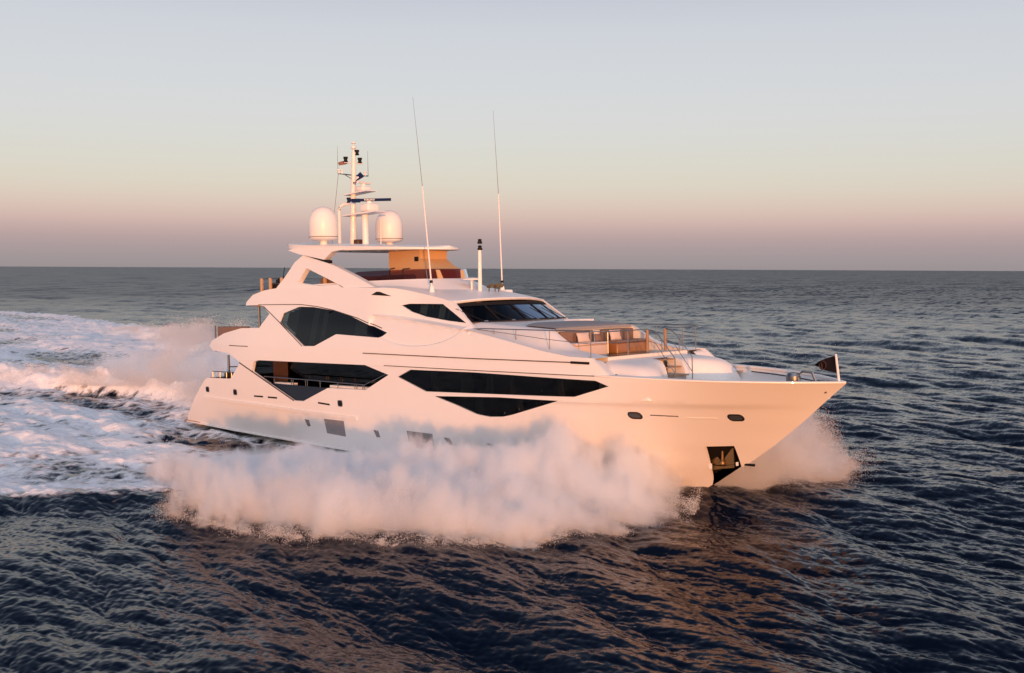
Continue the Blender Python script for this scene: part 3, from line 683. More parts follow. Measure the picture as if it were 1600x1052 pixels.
# lounge sofas (fixed to the deck)
for sgn, base_m in ((-1, M['cream']), (1, M['varnish'])):
    y0, y1 = (sgn * 2.45, sgn * .32) if sgn < 0 else (.32, 2.45)
    mb = MB(); mb.rbox((26.95, y0, FL), (27.85, y1, 5.22), .06); so_ = mb.build('lounge_sofa', base_m, ya)
    mb = MB(); mb.rbox((26.9, y0, 5.2), (27.15, y1, 5.80), .08); mb.build('sofa_back', M['brown'], so_)
    mb = MB(); mb.rbox((27.16, y0 + .02, 5.21), (27.88, y1 - .02, 5.33), .05); mb.build('seat_cushion', M['brown'] if sgn > 0 else M['cream'], so_)
mb = MB(); mb.rbox((28.2, -.75, 4.74), (29.0, .75, 4.80), .02); tb = mb.build('lounge_table', M['varnish'], ya)
mb = MB(); mb.tube([(28.6, 0, FL), (28.6, 0, 4.74)], .06, 10); mb.build('table_leg', M['steel'], tb)
mb = MB(); mb.tube([(27.6, 0, FL), (27.6, 0, 5.7)], .05, 10); mb.build('awning_pole', M['steel'], ya)
mb = MB(); mb.rbox((28.95, -2.45, FL), (29.7, -.9, 4.72), .06); mb.mirrored().build('forward_seat', M['brown'], ya)

# anchor pocket
skin([(32.3, 1.75), (35.7, 1.75), (35.4, 1.5), (33.8, .45), (32.95, -.12), (32.3, -.5)], [], y_hull, 0., .12, -.34).build('anchor_pocket', M['black'], ya)
an = None
for nm, y in (('plate_left', -.34), ('plate_right', -.34), ('plate_low', -.36)):
    mb = MB(); mb.prism(P2(nm), y - .02, y + .02)
    if an is None: an = mb.build('anchor', M['bronze'], ya)
    else: mb.build('anchor_fluke', M['bronze'], an)
sh = P2('anchor_shank')
mb = MB(); mb.tube([(sh[0][0], -.40, sh[0][1]), (sh[1][0], -.42, sh[1][1])], .05, 8); mb.lathe((sh[1][0], -.42, sh[1][1] + .05), [(.02, -.12), (.1, -.06), (.11, 0), (.08, .08), (.02, .1)], 12); mb.build('anchor_shank', M['bronze'], an)
for nm, y in (('tag_left', -.5), ('tag_right', -.35)):
    mb = MB(); mb.prism(P2(nm), y - .012, y + .012); mb.build('pocket_marker', M['letter'], ya)
mb = MB(); mb.rbox((34.15, -.05, .64), (34.58, .05, .73), .01); mb.build('stem_eye', M['black'], ya)

# bow fittings
mb = MB(); mb.lathe((36.55, -.55, 3.4), [(.16, 0), (.16, .55), (.26, .6), (.27, .8), (.2, .92), (.05, .95)], 18); wl_ = mb.build('windlass', M['steel'], ya)
mb = MB(); mb.tube([(36.9, -.6, 3.6), (36.75, -.6, 4.25), (36.95, -.55, 4.38), (37.25, -.45, 4.34), (37.4, -.4, 3.9)], .05, 8); mb.build('bow_hoop', M['steel'], ya)
mb = MB(); mb.rbox((37.3, -.3, 3.6), (37.7, .0, 4.08), .03); mb.build('bow_chock', M['steel'], ya)
mb = MB(); mb.tube([(38.06, 0, 3.95), (37.94, 0, 5.0)], .05, 8, .04); mb.build('flag_staff', M['white'], ya)
mb = MB(); mb.lathe((31.2, -1.35, 3.4), [(.1, 0), (.1, .5), (.14, .55), (.1, .65), (0.02, .66)], 12); mb.build('bollard', M['steel'], ya)
mb = MB(); mb.rbox((31.5, -.5, 3.39), (32.1, .45, 3.43), .015); mb.build('stair_mat', M['teak'], ya)

# ---------------------------------------------------------------- mast, domes, aerials
for sgn in (-1, 1):
    mb = MB(); mb.lathe((11.05, sgn * 2.19, 10.36), [(.30, -.06), (.60, .0), (.70, .06), (.735, .12), (.735, .80), (.725, .98), (.69, 1.16), (.62, 1.34), (.51, 1.49), (.36, 1.61), (.19, 1.67), (.06, 1.69), (.005, 1.692)], 40)
    d = mb.build('satellite_dome', M['white'], ya, 50)
    mb = MB(); mb.lathe((11.05, sgn * 2.19, 10.0), [(.26, 0), (.2, .06), (.17, .3), (.30, .36)], 20); mb.build('dome_pedestal', M['white'], d)
    mb = MB(); mb.lathe((11.05, sgn * 2.19, 10.48), [(.735, 0), (.745, .01), (.745, .03), (.735, .04)], 40); mb.build('dome_rim', M['curtain'], d)
mb = MB(); mb.tube([(10.68, 0, 10.1), (10.74, 0, 11.6), (10.86, 0, 13.6), (10.93, 0, 15.0)], .17, 14, .115); mast = mb.build('mast', M['white'], ya)
mb = MB(); mb.tube([(11.72, 0, 10.1), (11.72, 0, 11.68)], .17, 14); mb.build('radar_post', M['white'], mast)
mb = MB(); mb.prism([(10.3, 11.66), (13.0, 11.74), (12.9, 11.82), (10.3, 11.72)], -.45, .45); mb.build('mast_platform', M['white'], mast)
mb = MB(); mb.prism([(10.4, 12.76), (12.3, 12.86), (12.25, 12.92), (10.4, 12.81)], -.35, .35); mb.build('mast_platform', M['white'], mast)
# radar scanner bar, turned square to the beam of the camera flight as in the photograph
def local_box(c, ux, L, D, Hh):
    ux = Vector(ux).normalized(); uy = Vector((-ux.y, ux.x, 0)); V = []
    for sx in (-1, 1):
        for sy in (-1, 1):
            for sz in (-1, 1): V.append(Vector(c) + ux * sx * L / 2 + uy * sy * D / 2 + Vector((0, 0, sz * Hh / 2)))
    return V, [(0, 1, 3, 2), (4, 6, 7, 5), (0, 4, 5, 1), (2, 3, 7, 6), (0, 2, 6, 4), (1, 5, 7, 3)]
RX = Vector((.73, .683, .0))
mb = MB(); mb.rbox((11.75, -.38, 11.82), (12.45, .38, 12.22), .08); mb.lathe((12.1, 0, 12.2), [(.16, 0), (.14, .12), (.12, .16)], 14); rad = mb.build('radar', M['white'], mast)
V_, F_ = local_box((12.1, 0, 12.42), RX, 2.25, .16, .135)
mb = MB(); mb.add(V_, F_); mb.build('scanner_bar', M['blue'], rad)
mb = MB(); V_, F_ = local_box(Vector((12.1, 0, 12.40)) - RX * .68, RX, .42, .2, .19); mb.add(V_, F_); mb.build('scanner_hub', M['blue'], rad)
cu = bpy.data.curves.new('radar_lettering', 'FONT'); cu.body = 'FURUNO'; cu.size = .115; cu.extrude = .004; cu.align_x = 'CENTER'; cu.align_y = 'CENTER'; cu.space_character = 1.25
cu.offset = .004
to = bpy.data.objects.new('radar_lettering', cu); col.objects.link(to); cu.materials.append(M['letter'])
nrm = Vector((RX.y, -RX.x, 0)); mt = Matrix((RX, Vector((0, 0, 1)), nrm)).transposed().to_4x4(); mt.translation = Vector((12.1, 0, 12.42)) + nrm * .086 + RX * .02
mel = bpy.data.meshes.new_from_object(to); bpy.data.objects.remove(to); to = bpy.data.objects.new('radar_lettering', mel); col.objects.link(to)
if not mel.materials: mel.materials.append(M['letter'])
to.matrix_local = mt; to.parent = mast
mb = MB(); mb.rbox((11.35, -.3, 12.9), (11.95, .3, 13.15), .08); mb.lathe((11.65, 0, 13.12), [(.13, 0), (.12, .2), (.09, .24)], 12); mb.build('small_radar', M['white'], mast)
mb = MB(); V_, F_ = local_box((11.7, 0, 13.34), (.3, -.9, .0), 1.2, .12, .10); mb.add(V_, F_); mb.build('scanner_bar', M['white'], mast)
mb = MB(); mb.tube([(10.0, -.35, 10.1), (10.02, -.35, 12.0), (10.1, -.33, 12.2), (10.3, -.2, 12.33), (10.75, 0, 12.36)], .09, 10); mb.build('exhaust_pipe', M['white'], mast)
mb = MB(); mb.tube([(10.85, -1.0, 13.83), (10.85, 0, 13.8), (10.85, 1.0, 13.83)], .03, 8); mb.tube([(10.85, -.6, 13.82), (10.85, 0, 13.55), (10.85, .6, 13.82)], .02, 6); spr = mb.build('mast_spreader', M['steel'], mast)
for y, h_ in ((-1.0, 1.45), (1.0, 1.35)):
    mb = MB(); mb.tube([(10.85, y, 13.8), (10.85, y, 13.8 + h_)], .016, 5, .006); mb.build('rod_aerial', M['curtain'], spr)
for y in (-.95, -.75, .8):
    mb = MB(); mb.lathe((10.85, y, 13.83), [(.05, 0), (.05, .14), (.09, .16), (.07, .22), (.01, .24)], 10); mb.build('sensor', M['white'], spr)
mb = MB(); mb.tube([(10.9, -.6, 14.42), (10.9, .6, 14.44)], .03, 8); mb.build('lamp_arm', M['white'], mast)
for x, y, z in ((10.9, -.52, 14.45), (10.9, .42, 14.47), (11.05, .12, 14.84), (10.55, -.1, 12.38)):
    mb = MB(); mb.lathe((x, y, z), [(.11, 0), (.13, .02), (.09, .07), (.09, .14), (.12, .2), (.12, .27), (.02, .28)], 14); mb.build('navigation_lamp', M['black'], mast)
mb = MB(); mb.lathe((10.93, 0, 15.0), [(.05, 0), (.05, .12), (.14, .2), (.14, .3), (.05, .34), (.04, .42), (.13, .46), (.13, .5), (.01, .52)], 14); mb.build('masthead_lamp', M['white'], mast)
mb = MB(); mb.tube([(10.85, -.98, 13.8), (10.4, -.9, 12.2), (9.95, -.8, 10.3)], .012, 5); mb.build('halyard', M['curtain'], mast)
mb = MB(); mb.tube([(9.75, -.2, 10.1), (9.75, -.2, 11.0)], .05, 7); mb.build('short_aerial', M['curtain'], mast)
mb = MB(); mb.rbox((11.0, -.25, 10.15), (11.4, .1, 10.42), .06); mb.build('horn', M['wood'], mast)
mb = MB(); mb.tube([(11.4, 1.3, 10.1), (11.4, 1.3, 11.5)], .03, 6); mb.build('short_aerial', M['white'], mast)
for base, mid, tip in (((19.23, -2.3, 7.62), (18.74, -2.3, 12.45), (18.23, -2.3, 16.6)), ((19.30, 2.3, 7.6), (19.17, 2.3, 12.3), (18.93, 2.3, 16.4))):
    mb = MB(); mb.tube([base, mid], .036, 8, .028); wh = mb.build('whip_aerial', M['white'], ya)
    mb = MB(); mb.tube([mid, tip], .014, 6, .006); mb.build('aerial_tip', M['curtain'], wh)
    mb = MB(); mb.lathe((base[0], base[1], base[2] - .1), [(.16, 0), (.12, .1), (.09, .3)], 12); mb.build('aerial_foot', M['white'], wh)
    mb = MB(); mb.tube([Vector(base) + (Vector(mid) - Vector(base)) * .075, Vector(base) + (Vector(mid) - Vector(base)) * .10], .075, 8); mb.build('aerial_clamp', M['black'], wh)
mb = MB(); mb.tube([(20.05, 0, 7.5), (20.08, 0, 9.5)], .10, 12, .085); fm = mb.build('forward_mast', M['white'], ya)
for z in (9.48, 9.78):
    mb = MB(); mb.lathe((20.1, 0, z), [(.09, 0), (.12, .03), (.12, .09), (.08, .11), (.10, .2), (.02, .23)], 12); mb.build('mast_lamp', M['black'], fm)
mb = MB(); mb.lathe((19.55, -.05, 7.62), [(.05, 0), (.05, .42), (.10, .46), (.44, .48), (.46, .53), (.38, .57), (.02, .60)], 20); mb.build('satellite_receiver', M['white'], ya)
for y in (.35, .75, 1.0):
    mb = MB(); mb.tube([(20.2, y, 7.75), (20.55, y - .05, 7.82)], .05, 10, .11); mb.tube([(20.3, y, 7.5), (20.3, y, 7.8)], .03, 6); mb.build('horn', M['bronze'], ya)
mb = MB(); mb.rbox((19.15, 2.15, 7.42), (19.75, 2.6, 7.62), .07); mb.build('floodlight', M['white'], ya)
mb = MB(); mb.rbox((23.8, 1.6, 6.02), (24.8, 2.6, 6.2), .05); mb.build('deck_hatch', M['white'], ya)

# ---------------------------------------------------------------- loose things aboard
rows = []
for x in np.linspace(24.6, 26.92, 12):
    w = 2.55 if x > 25.2 else 2.55 * (.55 + .45 * (x - 24.6) / .6)
    rows.append([(x, w * s, max(deck_z(x, w * s), 5.62) + .05 + .07 * (1 - abs(s) ** 8) * (1 - ((x - 25.75) / 1.2) ** 8 * .9)) for s in np.linspace(-1, 1, 27)])
rows.append([(x + .03, y, z - .12) for x, y, z in rows[-1]])
mb = MB(); mb.grid(rows)
aboard(mb, 'sun_pad', M['grey'], (24.7, 0., 6.0), 'flat grey padded sun pad on the foredeck in front of the windscreen', 'sun pad', sharp=45)
def cushion(c, size, material, label, tilt=.25):
    bm = bmesh.new(); bmesh.ops.create_cube(bm, size=1.); bmesh.ops.subdivide_edges(bm, edges=bm.edges[:], cuts=5, use_grid_fill=True)
    for v in bm.verts:
        p = v.co * 2; e = max(abs(p.y), abs(p.z)); puff = (1 - min(1, e) ** 4) * .75 + .25
        x, y, z = p.x * size[0] / 2 * puff, p.y * size[1] / 2 * (1 - .06 * (abs(p.z) < .5)), p.z * size[2] / 2
        v.co = Vector((c[0] + x * math.cos(tilt) - z * math.sin(tilt), c[1] + y, c[2] + size[2] / 2 + z * math.cos(tilt) + x * math.sin(tilt)))
    bm.verts.index_update(); mb = MB(); mb.add([v.co for v in bm.verts], [[v.index for v in f.verts] for f in bm.faces]); bm.free()
    return aboard(mb, 'cushion', material, c, label, 'cushion', 'scatter cushions on the foredeck lounge', sharp=60)
cushion((27.38, -1.35, 5.31), (.16, .75, .42), M['cream'], 'large pale pink cushion in the middle of the starboard lounge sofa')
cushion((27.55, -.58, 5.31), (.16, .42, .34), M['brown'], 'small brown cushion at the inboard end of the starboard lounge sofa')
cushion((27.38, .80, 5.31), (.16, .7, .46), M['cream'], 'tall pale pink cushion on the far lounge sofa beside the steel pole')
# flags
def flag(name, pts, material, base, label, group=None):
    mb = MB(); mb.grid(pts); return aboard(mb, name, material, base, label, 'flag', group, sharp=80)
G = []
for j in np.linspace(0, 1, 9):                     # black pennant with a swallow of folds, flying aft from the bow staff
    row = []
    for i in np.linspace(0, 1, 14):
        half = .33 * (1 - .93 * i); zc = 4.62 + .02 * i - .05 * i * i
        row.append((37.93 - .82 * i + .02 * j, .13 * math.sin(i * 8 + j * 2.2) * (.2 + i) - .25 * i, zc + .04 * math.sin(i * 6 + j * 2) * i + half * (1 - 2 * j) * (1 if j < .5 else .95)))
    G.append(row)
pen = flag('bow_pennant', G, M['dark_cloth'], (37.95, 0, 4.25), 'black triangular pennant flying aft from the white staff at the bow tip')
mb = MB(); C0 = Vector((37.95 - .42, -.16, 4.60))
ring = [(C0.x + .13 * math.cos(t), C0.y - .045, C0.z + .15 * math.sin(t)) for t in np.linspace(0, 2 * math.pi, 18)]
mb.tube(ring, .022, 5); mb.tube([C0 + Vector((-.02, -.045, -.12)), C0 + Vector((-.05, -.045, .1))], .03, 5)
mb.V = [(x - 37.95, y, z - 4.25) for x, y, z in mb.V]; mb.build('pennant_emblem', M['emblem'], pen)
G = [[(10.98 + .72 * i, -.15 + .16 * math.sin(6 * i + 1.3 * j) * (.3 + i), 13.32 + .36 * i + .20 * (1 - j) * (.55 + .6 * i) - .16 * math.sin(3 * i)) for i in np.linspace(0, 1, 14)] for j in np.linspace(0, 1, 7)]
f2 = flag('courtesy_flag', G, M['navy'], (11.0, -.15, 13.2), 'small navy blue and white flag blowing beside the mast above the radar')
mb = MB(); mb.grid([[(x - 11.0, y + .15 - .012, z - 13.2) for x, y, z in row[1:12]] for row in G[2:5]]); mb.build('flag_stripe', M['letter'], f2)
G = [[(10.72 - .72 * i, -.35 + .12 * math.sin(7 * i + j), 14.46 + .05 * math.sin(5 * i + 2 * j) - .02 * i + .18 * (.5 - j) * (1 - .45 * i)) for i in np.linspace(0, 1, 14)] for j in np.linspace(0, 1, 6)]
flag('signal_flag', G, M['red_cloth'], (10.72, -.35, 14.3), 'faded red and white flag streaming aft from the top of the mast')
mb = MB()                                          # folded gear leaning by the arch leg
for k in range(9):
    x = 7.25 + .09 * k; mb.tube([(x, -2.75 + .1 * (k % 3), 7.12), (x + .25 * math.sin(k * 2.1), -2.7 + .12 * math.cos(k * 1.7), 7.95 + .12 * (k % 4) + .04 * k)], .045, 6)
mb.rbox((7.2, -2.85, 7.9), (7.75, -2.5, 8.25), .06); mb.rbox((7.75, -2.8, 8.05), (8.15, -2.5, 8.5), .07); mb.tube([(8.1, -2.7, 8.3), (8.3, -2.7, 9.05)], .02, 5)
aboard(mb, 'deck_gear', M['black'], (7.6, -2.7, 7.12), 'dark bundle of folded gear behind the slanting arch leg on the top deck', 'deck gear')

# ---------------------------------------------------------------- sea
def fft_tile(n, L, lam0, lam1, direction, spread, seed, peak=1.):
    """periodic wave tile with wavelengths lam0..lam1: height and the two choppy displacements (unit rms height)"""
    g = np.random.default_rng(seed); k = 2 * np.pi * np.fft.fftfreq(n, L / n); kx, ky = np.meshgrid(k, k, indexing='ij'); kk = np.hypot(kx, ky); kk[0, 0] = 1e-6
    lam = 2 * np.pi / kk; band = ((lam > lam0) & (lam < lam1)).astype(float)
    cosd = (kx * math.cos(direction) + ky * math.sin(direction)) / kk
    A = band * kk ** -2. * (.06 + np.abs(cosd) ** spread * (cosd > 0) + .0)
    H = A * (g.normal(size=(n, n)) + 1j * g.normal(size=(n, n)))
    h = np.fft.ifft2(H).real; dx = np.fft.ifft2(-1j * kx / kk * H).real; dy = np.fft.ifft2(-1j * ky / kk * H).real; s = h.std()
    return [q / s for q in (h, dx, dy)], L, n
def sample(tile, x, y):
    (fs, L, n) = tile; u = (x / L * n) % n; v = (y / L * n) % n; i = np.floor(u).astype(int) % n; j = np.floor(v).astype(int) % n; fu = u - np.floor(u); fv = v - np.floor(v); i1 = (i + 1) % n; j1 = (j + 1) % n
    return [f[i, j] * (1 - fu) * (1 - fv) + f[i1, j] * fu * (1 - fv) + f[i, j1] * (1 - fu) * fv + f[i1, j1] * fu * fv for f in fs]
WIND = R(80.)
bands = [(fft_tile(256, 151., 14., 45., WIND, 5., 1), .15, 14., .5), (fft_tile(512, 83., 5., 14., WIND + .3, 4., 2), .095, 5., .9), (fft_tile(512, 37., 1.7, 5., WIND - .25, 4., 3), .058, 1.7, 1.), (fft_tile(512, 17., .5, 1.7, WIND + .15, 3., 4), .022, .5, 1.1), (fft_tile(512, 6.3, .16, .5, WIND - .1, 2., 6), .0065, .16, 1.)]

_tab = np.random.default_rng(5).random((32, 32, 32))
def vnoise(p):
    """smooth value noise 0..1 at points p (n, 3)"""
    i = np.floor(p).astype(int); f = p - i; f = f * f * (3 - 2 * f); o = 0.
    for a in (0, 1):
        for b_ in (0, 1):
            for c_ in (0, 1):
                o = o + _tab[(i[:, 0] + a) % 32, (i[:, 1] + b_) % 32, (i[:, 2] + c_) % 32] * (f[:, 0] if a else 1 - f[:, 0]) * (f[:, 1] if b_ else 1 - f[:, 1]) * (f[:, 2] if c_ else 1 - f[:, 2])
    return o
def fbm(p, oct=4, gain=.55):
    o = 0.; a = 1.; t = 0.
    for k in range(oct): o = o + a * vnoise(p * 2.03 ** k + k * 7.7); t += a; a *= gain
    return o / t
def along(line, pts):
    """distance to a polyline, and the fraction of its length at the nearest place"""
    L = np.array(line, float); seg = np.hypot(*(L[1:] - L[:-1]).T); cum = np.concatenate([[0], np.cumsum(seg)]); d = np.full(len(pts), 1e9); u = np.zeros(len(pts)); side = np.zeros(len(pts))
    for i in range(len(L) - 1):
        ab = L[i + 1] - L[i]; t = np.clip(((pts - L[i]) @ ab) / (ab @ ab), 0, 1); q = pts - L[i] - t[:, None] * ab; dd = np.hypot(q[:, 0], q[:, 1]); m_ = dd < d
        d[m_] = dd[m_]; u[m_] = ((cum[i] + t * seg[i]) / cum[-1])[m_]; side[m_] = np.sign(ab[0] * q[:, 1] - ab[1] * q[:, 0])[m_]
    return d, u, side

STBD_EDGE = [(32.2, -2.), (32.6, -8.), (31.2, -12.), (28., -14.8), (22., -15.6), (18., -15.6), (14.5, -20.2), (8., -28.), (-12., -50.), (-60., -110.)]
PORT_EDGE = [(33.2, 2.), (33.6, 7.), (30., 11.), (20., 13.), (4., 13.), (-18., 17.), (-38., 22.5), (-64., 37.), (-102., 45.5), (-133., 53.), (-175., 56.), (-420., 120.), (-900., 160.)]
WAKE = STBD_EDGE + [(-900., -700.)] + PORT_EDGE[::-1]
RIDGE = [(-62., -9.), (-29., -2.2), (-24., -1.0), (-19., .6), (-14., 2.0), (-9., 2.0), (-4., .8)]
FAR_RIDGE = [(-110., 42.), (-76., 34.5), (-57., 29.), (-40., 22.5), (-24., 16.), (-8., 10.)]
TROUGH = [(-60., -16.), (-25., -5.6), (-17., -3.9), (-8., -3.2), (4., -5.6), (9., -5.4)]
TROUGH2 = [(-120., 22.), (-60., 14.), (-38., 10.), (-22., 7.), (-12., 5.)]

def sea_fields(x, y, sp):
    p = np.stack([x, y], 1); near = (np.hypot(x - 0, y) < 950)
    fo = np.zeros(len(x)); hw = np.zeros(len(x)); calm = np.zeros(len(x))
    q = p[near]; d = dist_poly(WAKE, q); ins = inside(WAKE, q); sd = np.where(ins, d, -d)
    n1 = fbm(np.stack([q[:, 0] * .10, q[:, 1] * .19, 0 * q[:, 0] + 3.], 1), 4); n2 = fbm(np.stack([q[:, 0] * .45, q[:, 1] * .8, 0 * q[:, 0] + 9.], 1), 4)
    base = sstep((sd + 1.6 * (n2 - .5) * 2) / 2.4)
    f = base * (.72 + .75 * (n1 - .5) * 2 + .25 * (n2 - .5) * 2)
    edge = np.exp(-((sd - 1.5) / 1.6) ** 2); f = f + .35 * edge * base
    h = base * (.30 * (n1 - .5) * 2 + .34 * (n2 - .5) * 2) + .30 * np.exp(-((sd - 1.) / 2.) ** 2) * np.clip(1 - np.hypot(q[:, 0] - 15, q[:, 1]) / 120, 0, 1)
    d1, u1, s1 = along(RIDGE, q); amp = np.interp(u1, [0, .5, .8, .92, 1.], [.8, 1.2, 1.5, 1.6, .5])
    front = np.where(s1 < 0, np.exp(-(d1 / 1.0) ** 2), np.exp(-(d1 / 3.2) ** 2)); h = h + amp * front * (.8 + .5 * (n2 - .5) * 2); f = f + 1.0 * front * np.where(s1 < 0, 1., .75)
    d2, u2, s2 = along(FAR_RIDGE, q); amp = np.interp(u2, [0, .3, .6, .72, .85, 1.], [.5, .9, 1.2, 1.5, 1.0, .4]); r2 = np.exp(-(d2 / 3.2) ** 2); h = h + amp * r2 * (.8 + .5 * (n2 - .5) * 2); f = f + .5 * r2
    d3, u3, s3 = along(TROUGH, q); t3 = np.exp(-(d3 / 1.5) ** 2); h = h - .35 * t3; f = f - .50 * t3 * (.5 + n2)
    d4, u4, s4 = along(TROUGH2, q); t4 = np.exp(-(d4 / 2.6) ** 2); f = f - .35 * t4; h = h - .3 * t4
    hullw = np.exp(-np.clip(np.maximum(np.abs(q[:, 1]) - 3.7, np.maximum(q[:, 0] - 30, -q[:, 0])), 0, None) / 1.2); h = h - .25 * hullw
    fo[near] = np.clip(f, 0, 1.3); hw[near] = h; calm[near] = base
    return fo, hw, calm

cx, cy, cz = CAM_LOC; az0 = math.atan2(CAM_FWD.y, CAM_FWD.x)
th = np.concatenate([np.linspace(-80, -33, 60)[:-1], np.linspace(-33, 33, 1400), np.linspace(33, 80, 60)[1:]]) * math.pi / 180
inv = np.concatenate([np.linspace(1 / 11., 1 / 22., 60)[:-1], np.linspace(1 / 22., 1 / 4000., 1050), 1 / np.array([6000., 10000., 18000., 40000., 90000.])])
rr = 1 / inv
Rr, Th = np.meshgrid(rr, th, indexing='ij'); X = cx + Rr * np.cos(az0 + Th); Y = cy + Rr * np.sin(az0 + Th); shp = X.shape
dr = np.gradient(rr)[:, None] * np.ones(shp); sp = np.maximum(dr * .6, Rr * (66 / 1400) * math.pi / 180)
X, Y, sp = X.ravel(), Y.ravel(), np.abs(sp.ravel())
foam, hwk, calm = sea_fields(X, Y, sp)
Z = hwk.copy(); DX = np.zeros_like(Z); DY = np.zeros_like(Z)
for tile, amp, lmin, chop in bands:
    w = np.clip((lmin * 1.4 / np.maximum(sp, 1e-3) - 1.2) / 1.5, 0, 1) * amp * (1 - .45 * calm); a, bx, by = sample(tile, X, Y); Z += a * w; DX += bx * w * chop * .9; DY += by * w * chop * .9
V = np.stack([X + DX, Y + DY, Z], 1)
nr, nc = shp; ii, jj = np.meshgrid(np.arange(nr - 1), np.arange(nc - 1), indexing='ij'); k = (ii * nc + jj).ravel(); Fq = np.stack([k, k + nc, k + nc + 1, k + 1], 1)
def fast_mesh(name, V, F):
    me = bpy.data.meshes.new(name); nf, sz = F.shape; me.vertices.add(len(V)); me.vertices.foreach_set('co', V.astype(np.float32).ravel()); me.loops.add(nf * sz); me.loops.foreach_set('vertex_index', F.astype(np.int32).ravel())
    me.polygons.add(nf); me.polygons.foreach_set('loop_start', (np.arange(nf) * sz).astype(np.int32)); me.update(calc_edges=True); return me
me = fast_mesh('sea', V, Fq); me.shade_smooth()
at = me.attributes.new('foam', 'FLOAT', 'POINT'); at.data.foreach_set('value', foam.astype(np.float32))
sea = bpy.data.objects.new('sea', me); col.objects.link(sea); sea['kind'] = 'structure'

m = bpy.data.materials.new('sea_water'); m.use_nodes = True; n = m.node_tree.nodes; l = m.node_tree.links; n.clear()
N = n.new; o = N('ShaderNodeOutputMaterial'); wb = N('ShaderNodeBsdfPrincipled'); fb = N('ShaderNodeBsdfPrincipled'); mix = N('ShaderNodeMixShader')
wb.inputs['Base Color'].default_value = (.002, .005, .014, 1); wb.inputs['Roughness'].default_value = .10; wb.inputs['IOR'].default_value = 1.333; wb.inputs['Specular IOR Level'].default_value = .20
fb.inputs['Base Color'].default_value = (.90, .91, .93, 1); fb.inputs['Roughness'].default_value = .9; fb.inputs['Specular IOR Level'].default_value = .1
geo = N('ShaderNodeNewGeometry')
def noise_vec(scale, detail, stretch=(1, 1, 1)):
    mp = N('ShaderNodeMapping'); mp.inputs['Scale'].default_value = stretch; mp.inputs['Rotation'].default_value = (0, 0, -WIND); l.new(geo.outputs['Position'], mp.inputs['Vector'])
    nz = N('ShaderNodeTexNoise'); nz.inputs['Scale'].default_value = scale; nz.inputs['Detail'].default_value = detail; nz.inputs['Roughness'].default_value = .6; l.new(mp.outputs[0], nz.inputs['Vector']); return nz
def vm(op, a, b=None, s=None):
    v = N('ShaderNodeVectorMath'); v.operation = op
    for i, q in enumerate((a, b)):
        if q is None: continue
        if isinstance(q, tuple): v.inputs[i].default_value = q
        else: l.new(q, v.inputs[i])
    if s is not None:
        if isinstance(s, (int, float)): v.inputs['Scale'].default_value = s
        else: l.new(s, v.inputs['Scale'])
    return v.outputs[0]
def ma(op, a, b, c=None, clamp=False):
    v = N('ShaderNodeMath'); v.operation = op; v.use_clamp = clamp
    for i, q in enumerate((a, b, c)):
        if q is None: continue
        if isinstance(q, (int, float)): v.inputs[i].default_value = q
        else: l.new(q, v.inputs[i])
    return v.outputs[0]
ln = N('ShaderNodeVectorMath'); ln.operation = 'DISTANCE'; l.new(geo.outputs['Position'], ln.inputs[0]); ln.inputs[1].default_value = (50., -30., 0.); dist = ln.outputs['Value']
far = N('ShaderNodeMapRange'); l.new(dist, far.inputs['Value']); far.inputs['From Min'].default_value = 60; far.inputs['From Max'].default_value = 500; far.interpolation_type = 'SMOOTHSTEP'
nA = noise_vec(3.2, 6, (2.0, .7, 1)); nB = noise_vec(.55, 4, (2., .7, 1)); nC = noise_vec(.045, 6, (1.8, .7, 1))
vA = vm('SCALE', vm('SUBTRACT', nA.outputs['Color'], (.5, .5, .5)), s=ma('MULTIPLY_ADD', far.outputs[0], .3, .40)); vB = vm('SCALE', vm('SUBTRACT', nB.outputs['Color'], (.5, .5, .5)), s=ma('MULTIPLY_ADD', far.outputs[0], .7, .20)); vC = vm('SCALE', vm('SUBTRACT', nC.outputs['Color'], (.5, .5, .5)), s=ma('MULTIPLY', far.outputs[0], 1.1))
nD = noise_vec(.30, 3, (1.6, .7, 1)); dash = N('ShaderNodeMapRange'); dash.interpolation_type = 'SMOOTHSTEP'; l.new(nD.outputs['Fac'], dash.inputs['Value']); dash.inputs['From Min'].default_value = .50; dash.inputs['From Max'].default_value = .64   # steep backs of the chop
vD = N('ShaderNodeVectorMath'); vD.operation = 'SCALE'; vD.inputs[0].default_value = (-math.cos(WIND), -math.sin(WIND), 0.); l.new(ma('MULTIPLY', dash.outputs[0], ma('MULTIPLY_ADD', far.outputs[0], .55, .0)), vD.inputs['Scale'])
flat = vm('MULTIPLY', vm('ADD', vm('ADD', vm('ADD', vA, vB), vC), vD.outputs[0]), (1, 1, 0)); nrm_ = vm('NORMALIZE', vm('ADD', geo.outputs['Normal'], flat)); l.new(nrm_, wb.inputs['Normal']); rgh = N('ShaderNodeMapRange'); l.new(dist, rgh.inputs['Value']); rgh.inputs['From Min'].default_value = 25; rgh.inputs['From Max'].default_value = 420; rgh.inputs['To Min'].default_value = .12; rgh.inputs['To Max'].default_value = .32; rgh.interpolation_type = 'SMOOTHSTEP'; l.new(rgh.outputs[0], wb.inputs['Roughness'])
fa = N('ShaderNodeAttribute'); fa.attribute_name = 'foam'
f1 = noise_vec(1.1, 6, (1., .6, 1)); f2_ = noise_vec(5., 5); vo = N('ShaderNodeTexVoronoi'); vo.feature = 'DISTANCE_TO_EDGE'; vo.inputs['Scale'].default_value = .9
wmp = vm('ADD', geo.outputs['Position'], vm('SCALE', f1.outputs['Color'], s=1.2)); l.new(wmp, vo.inputs['Vector'])
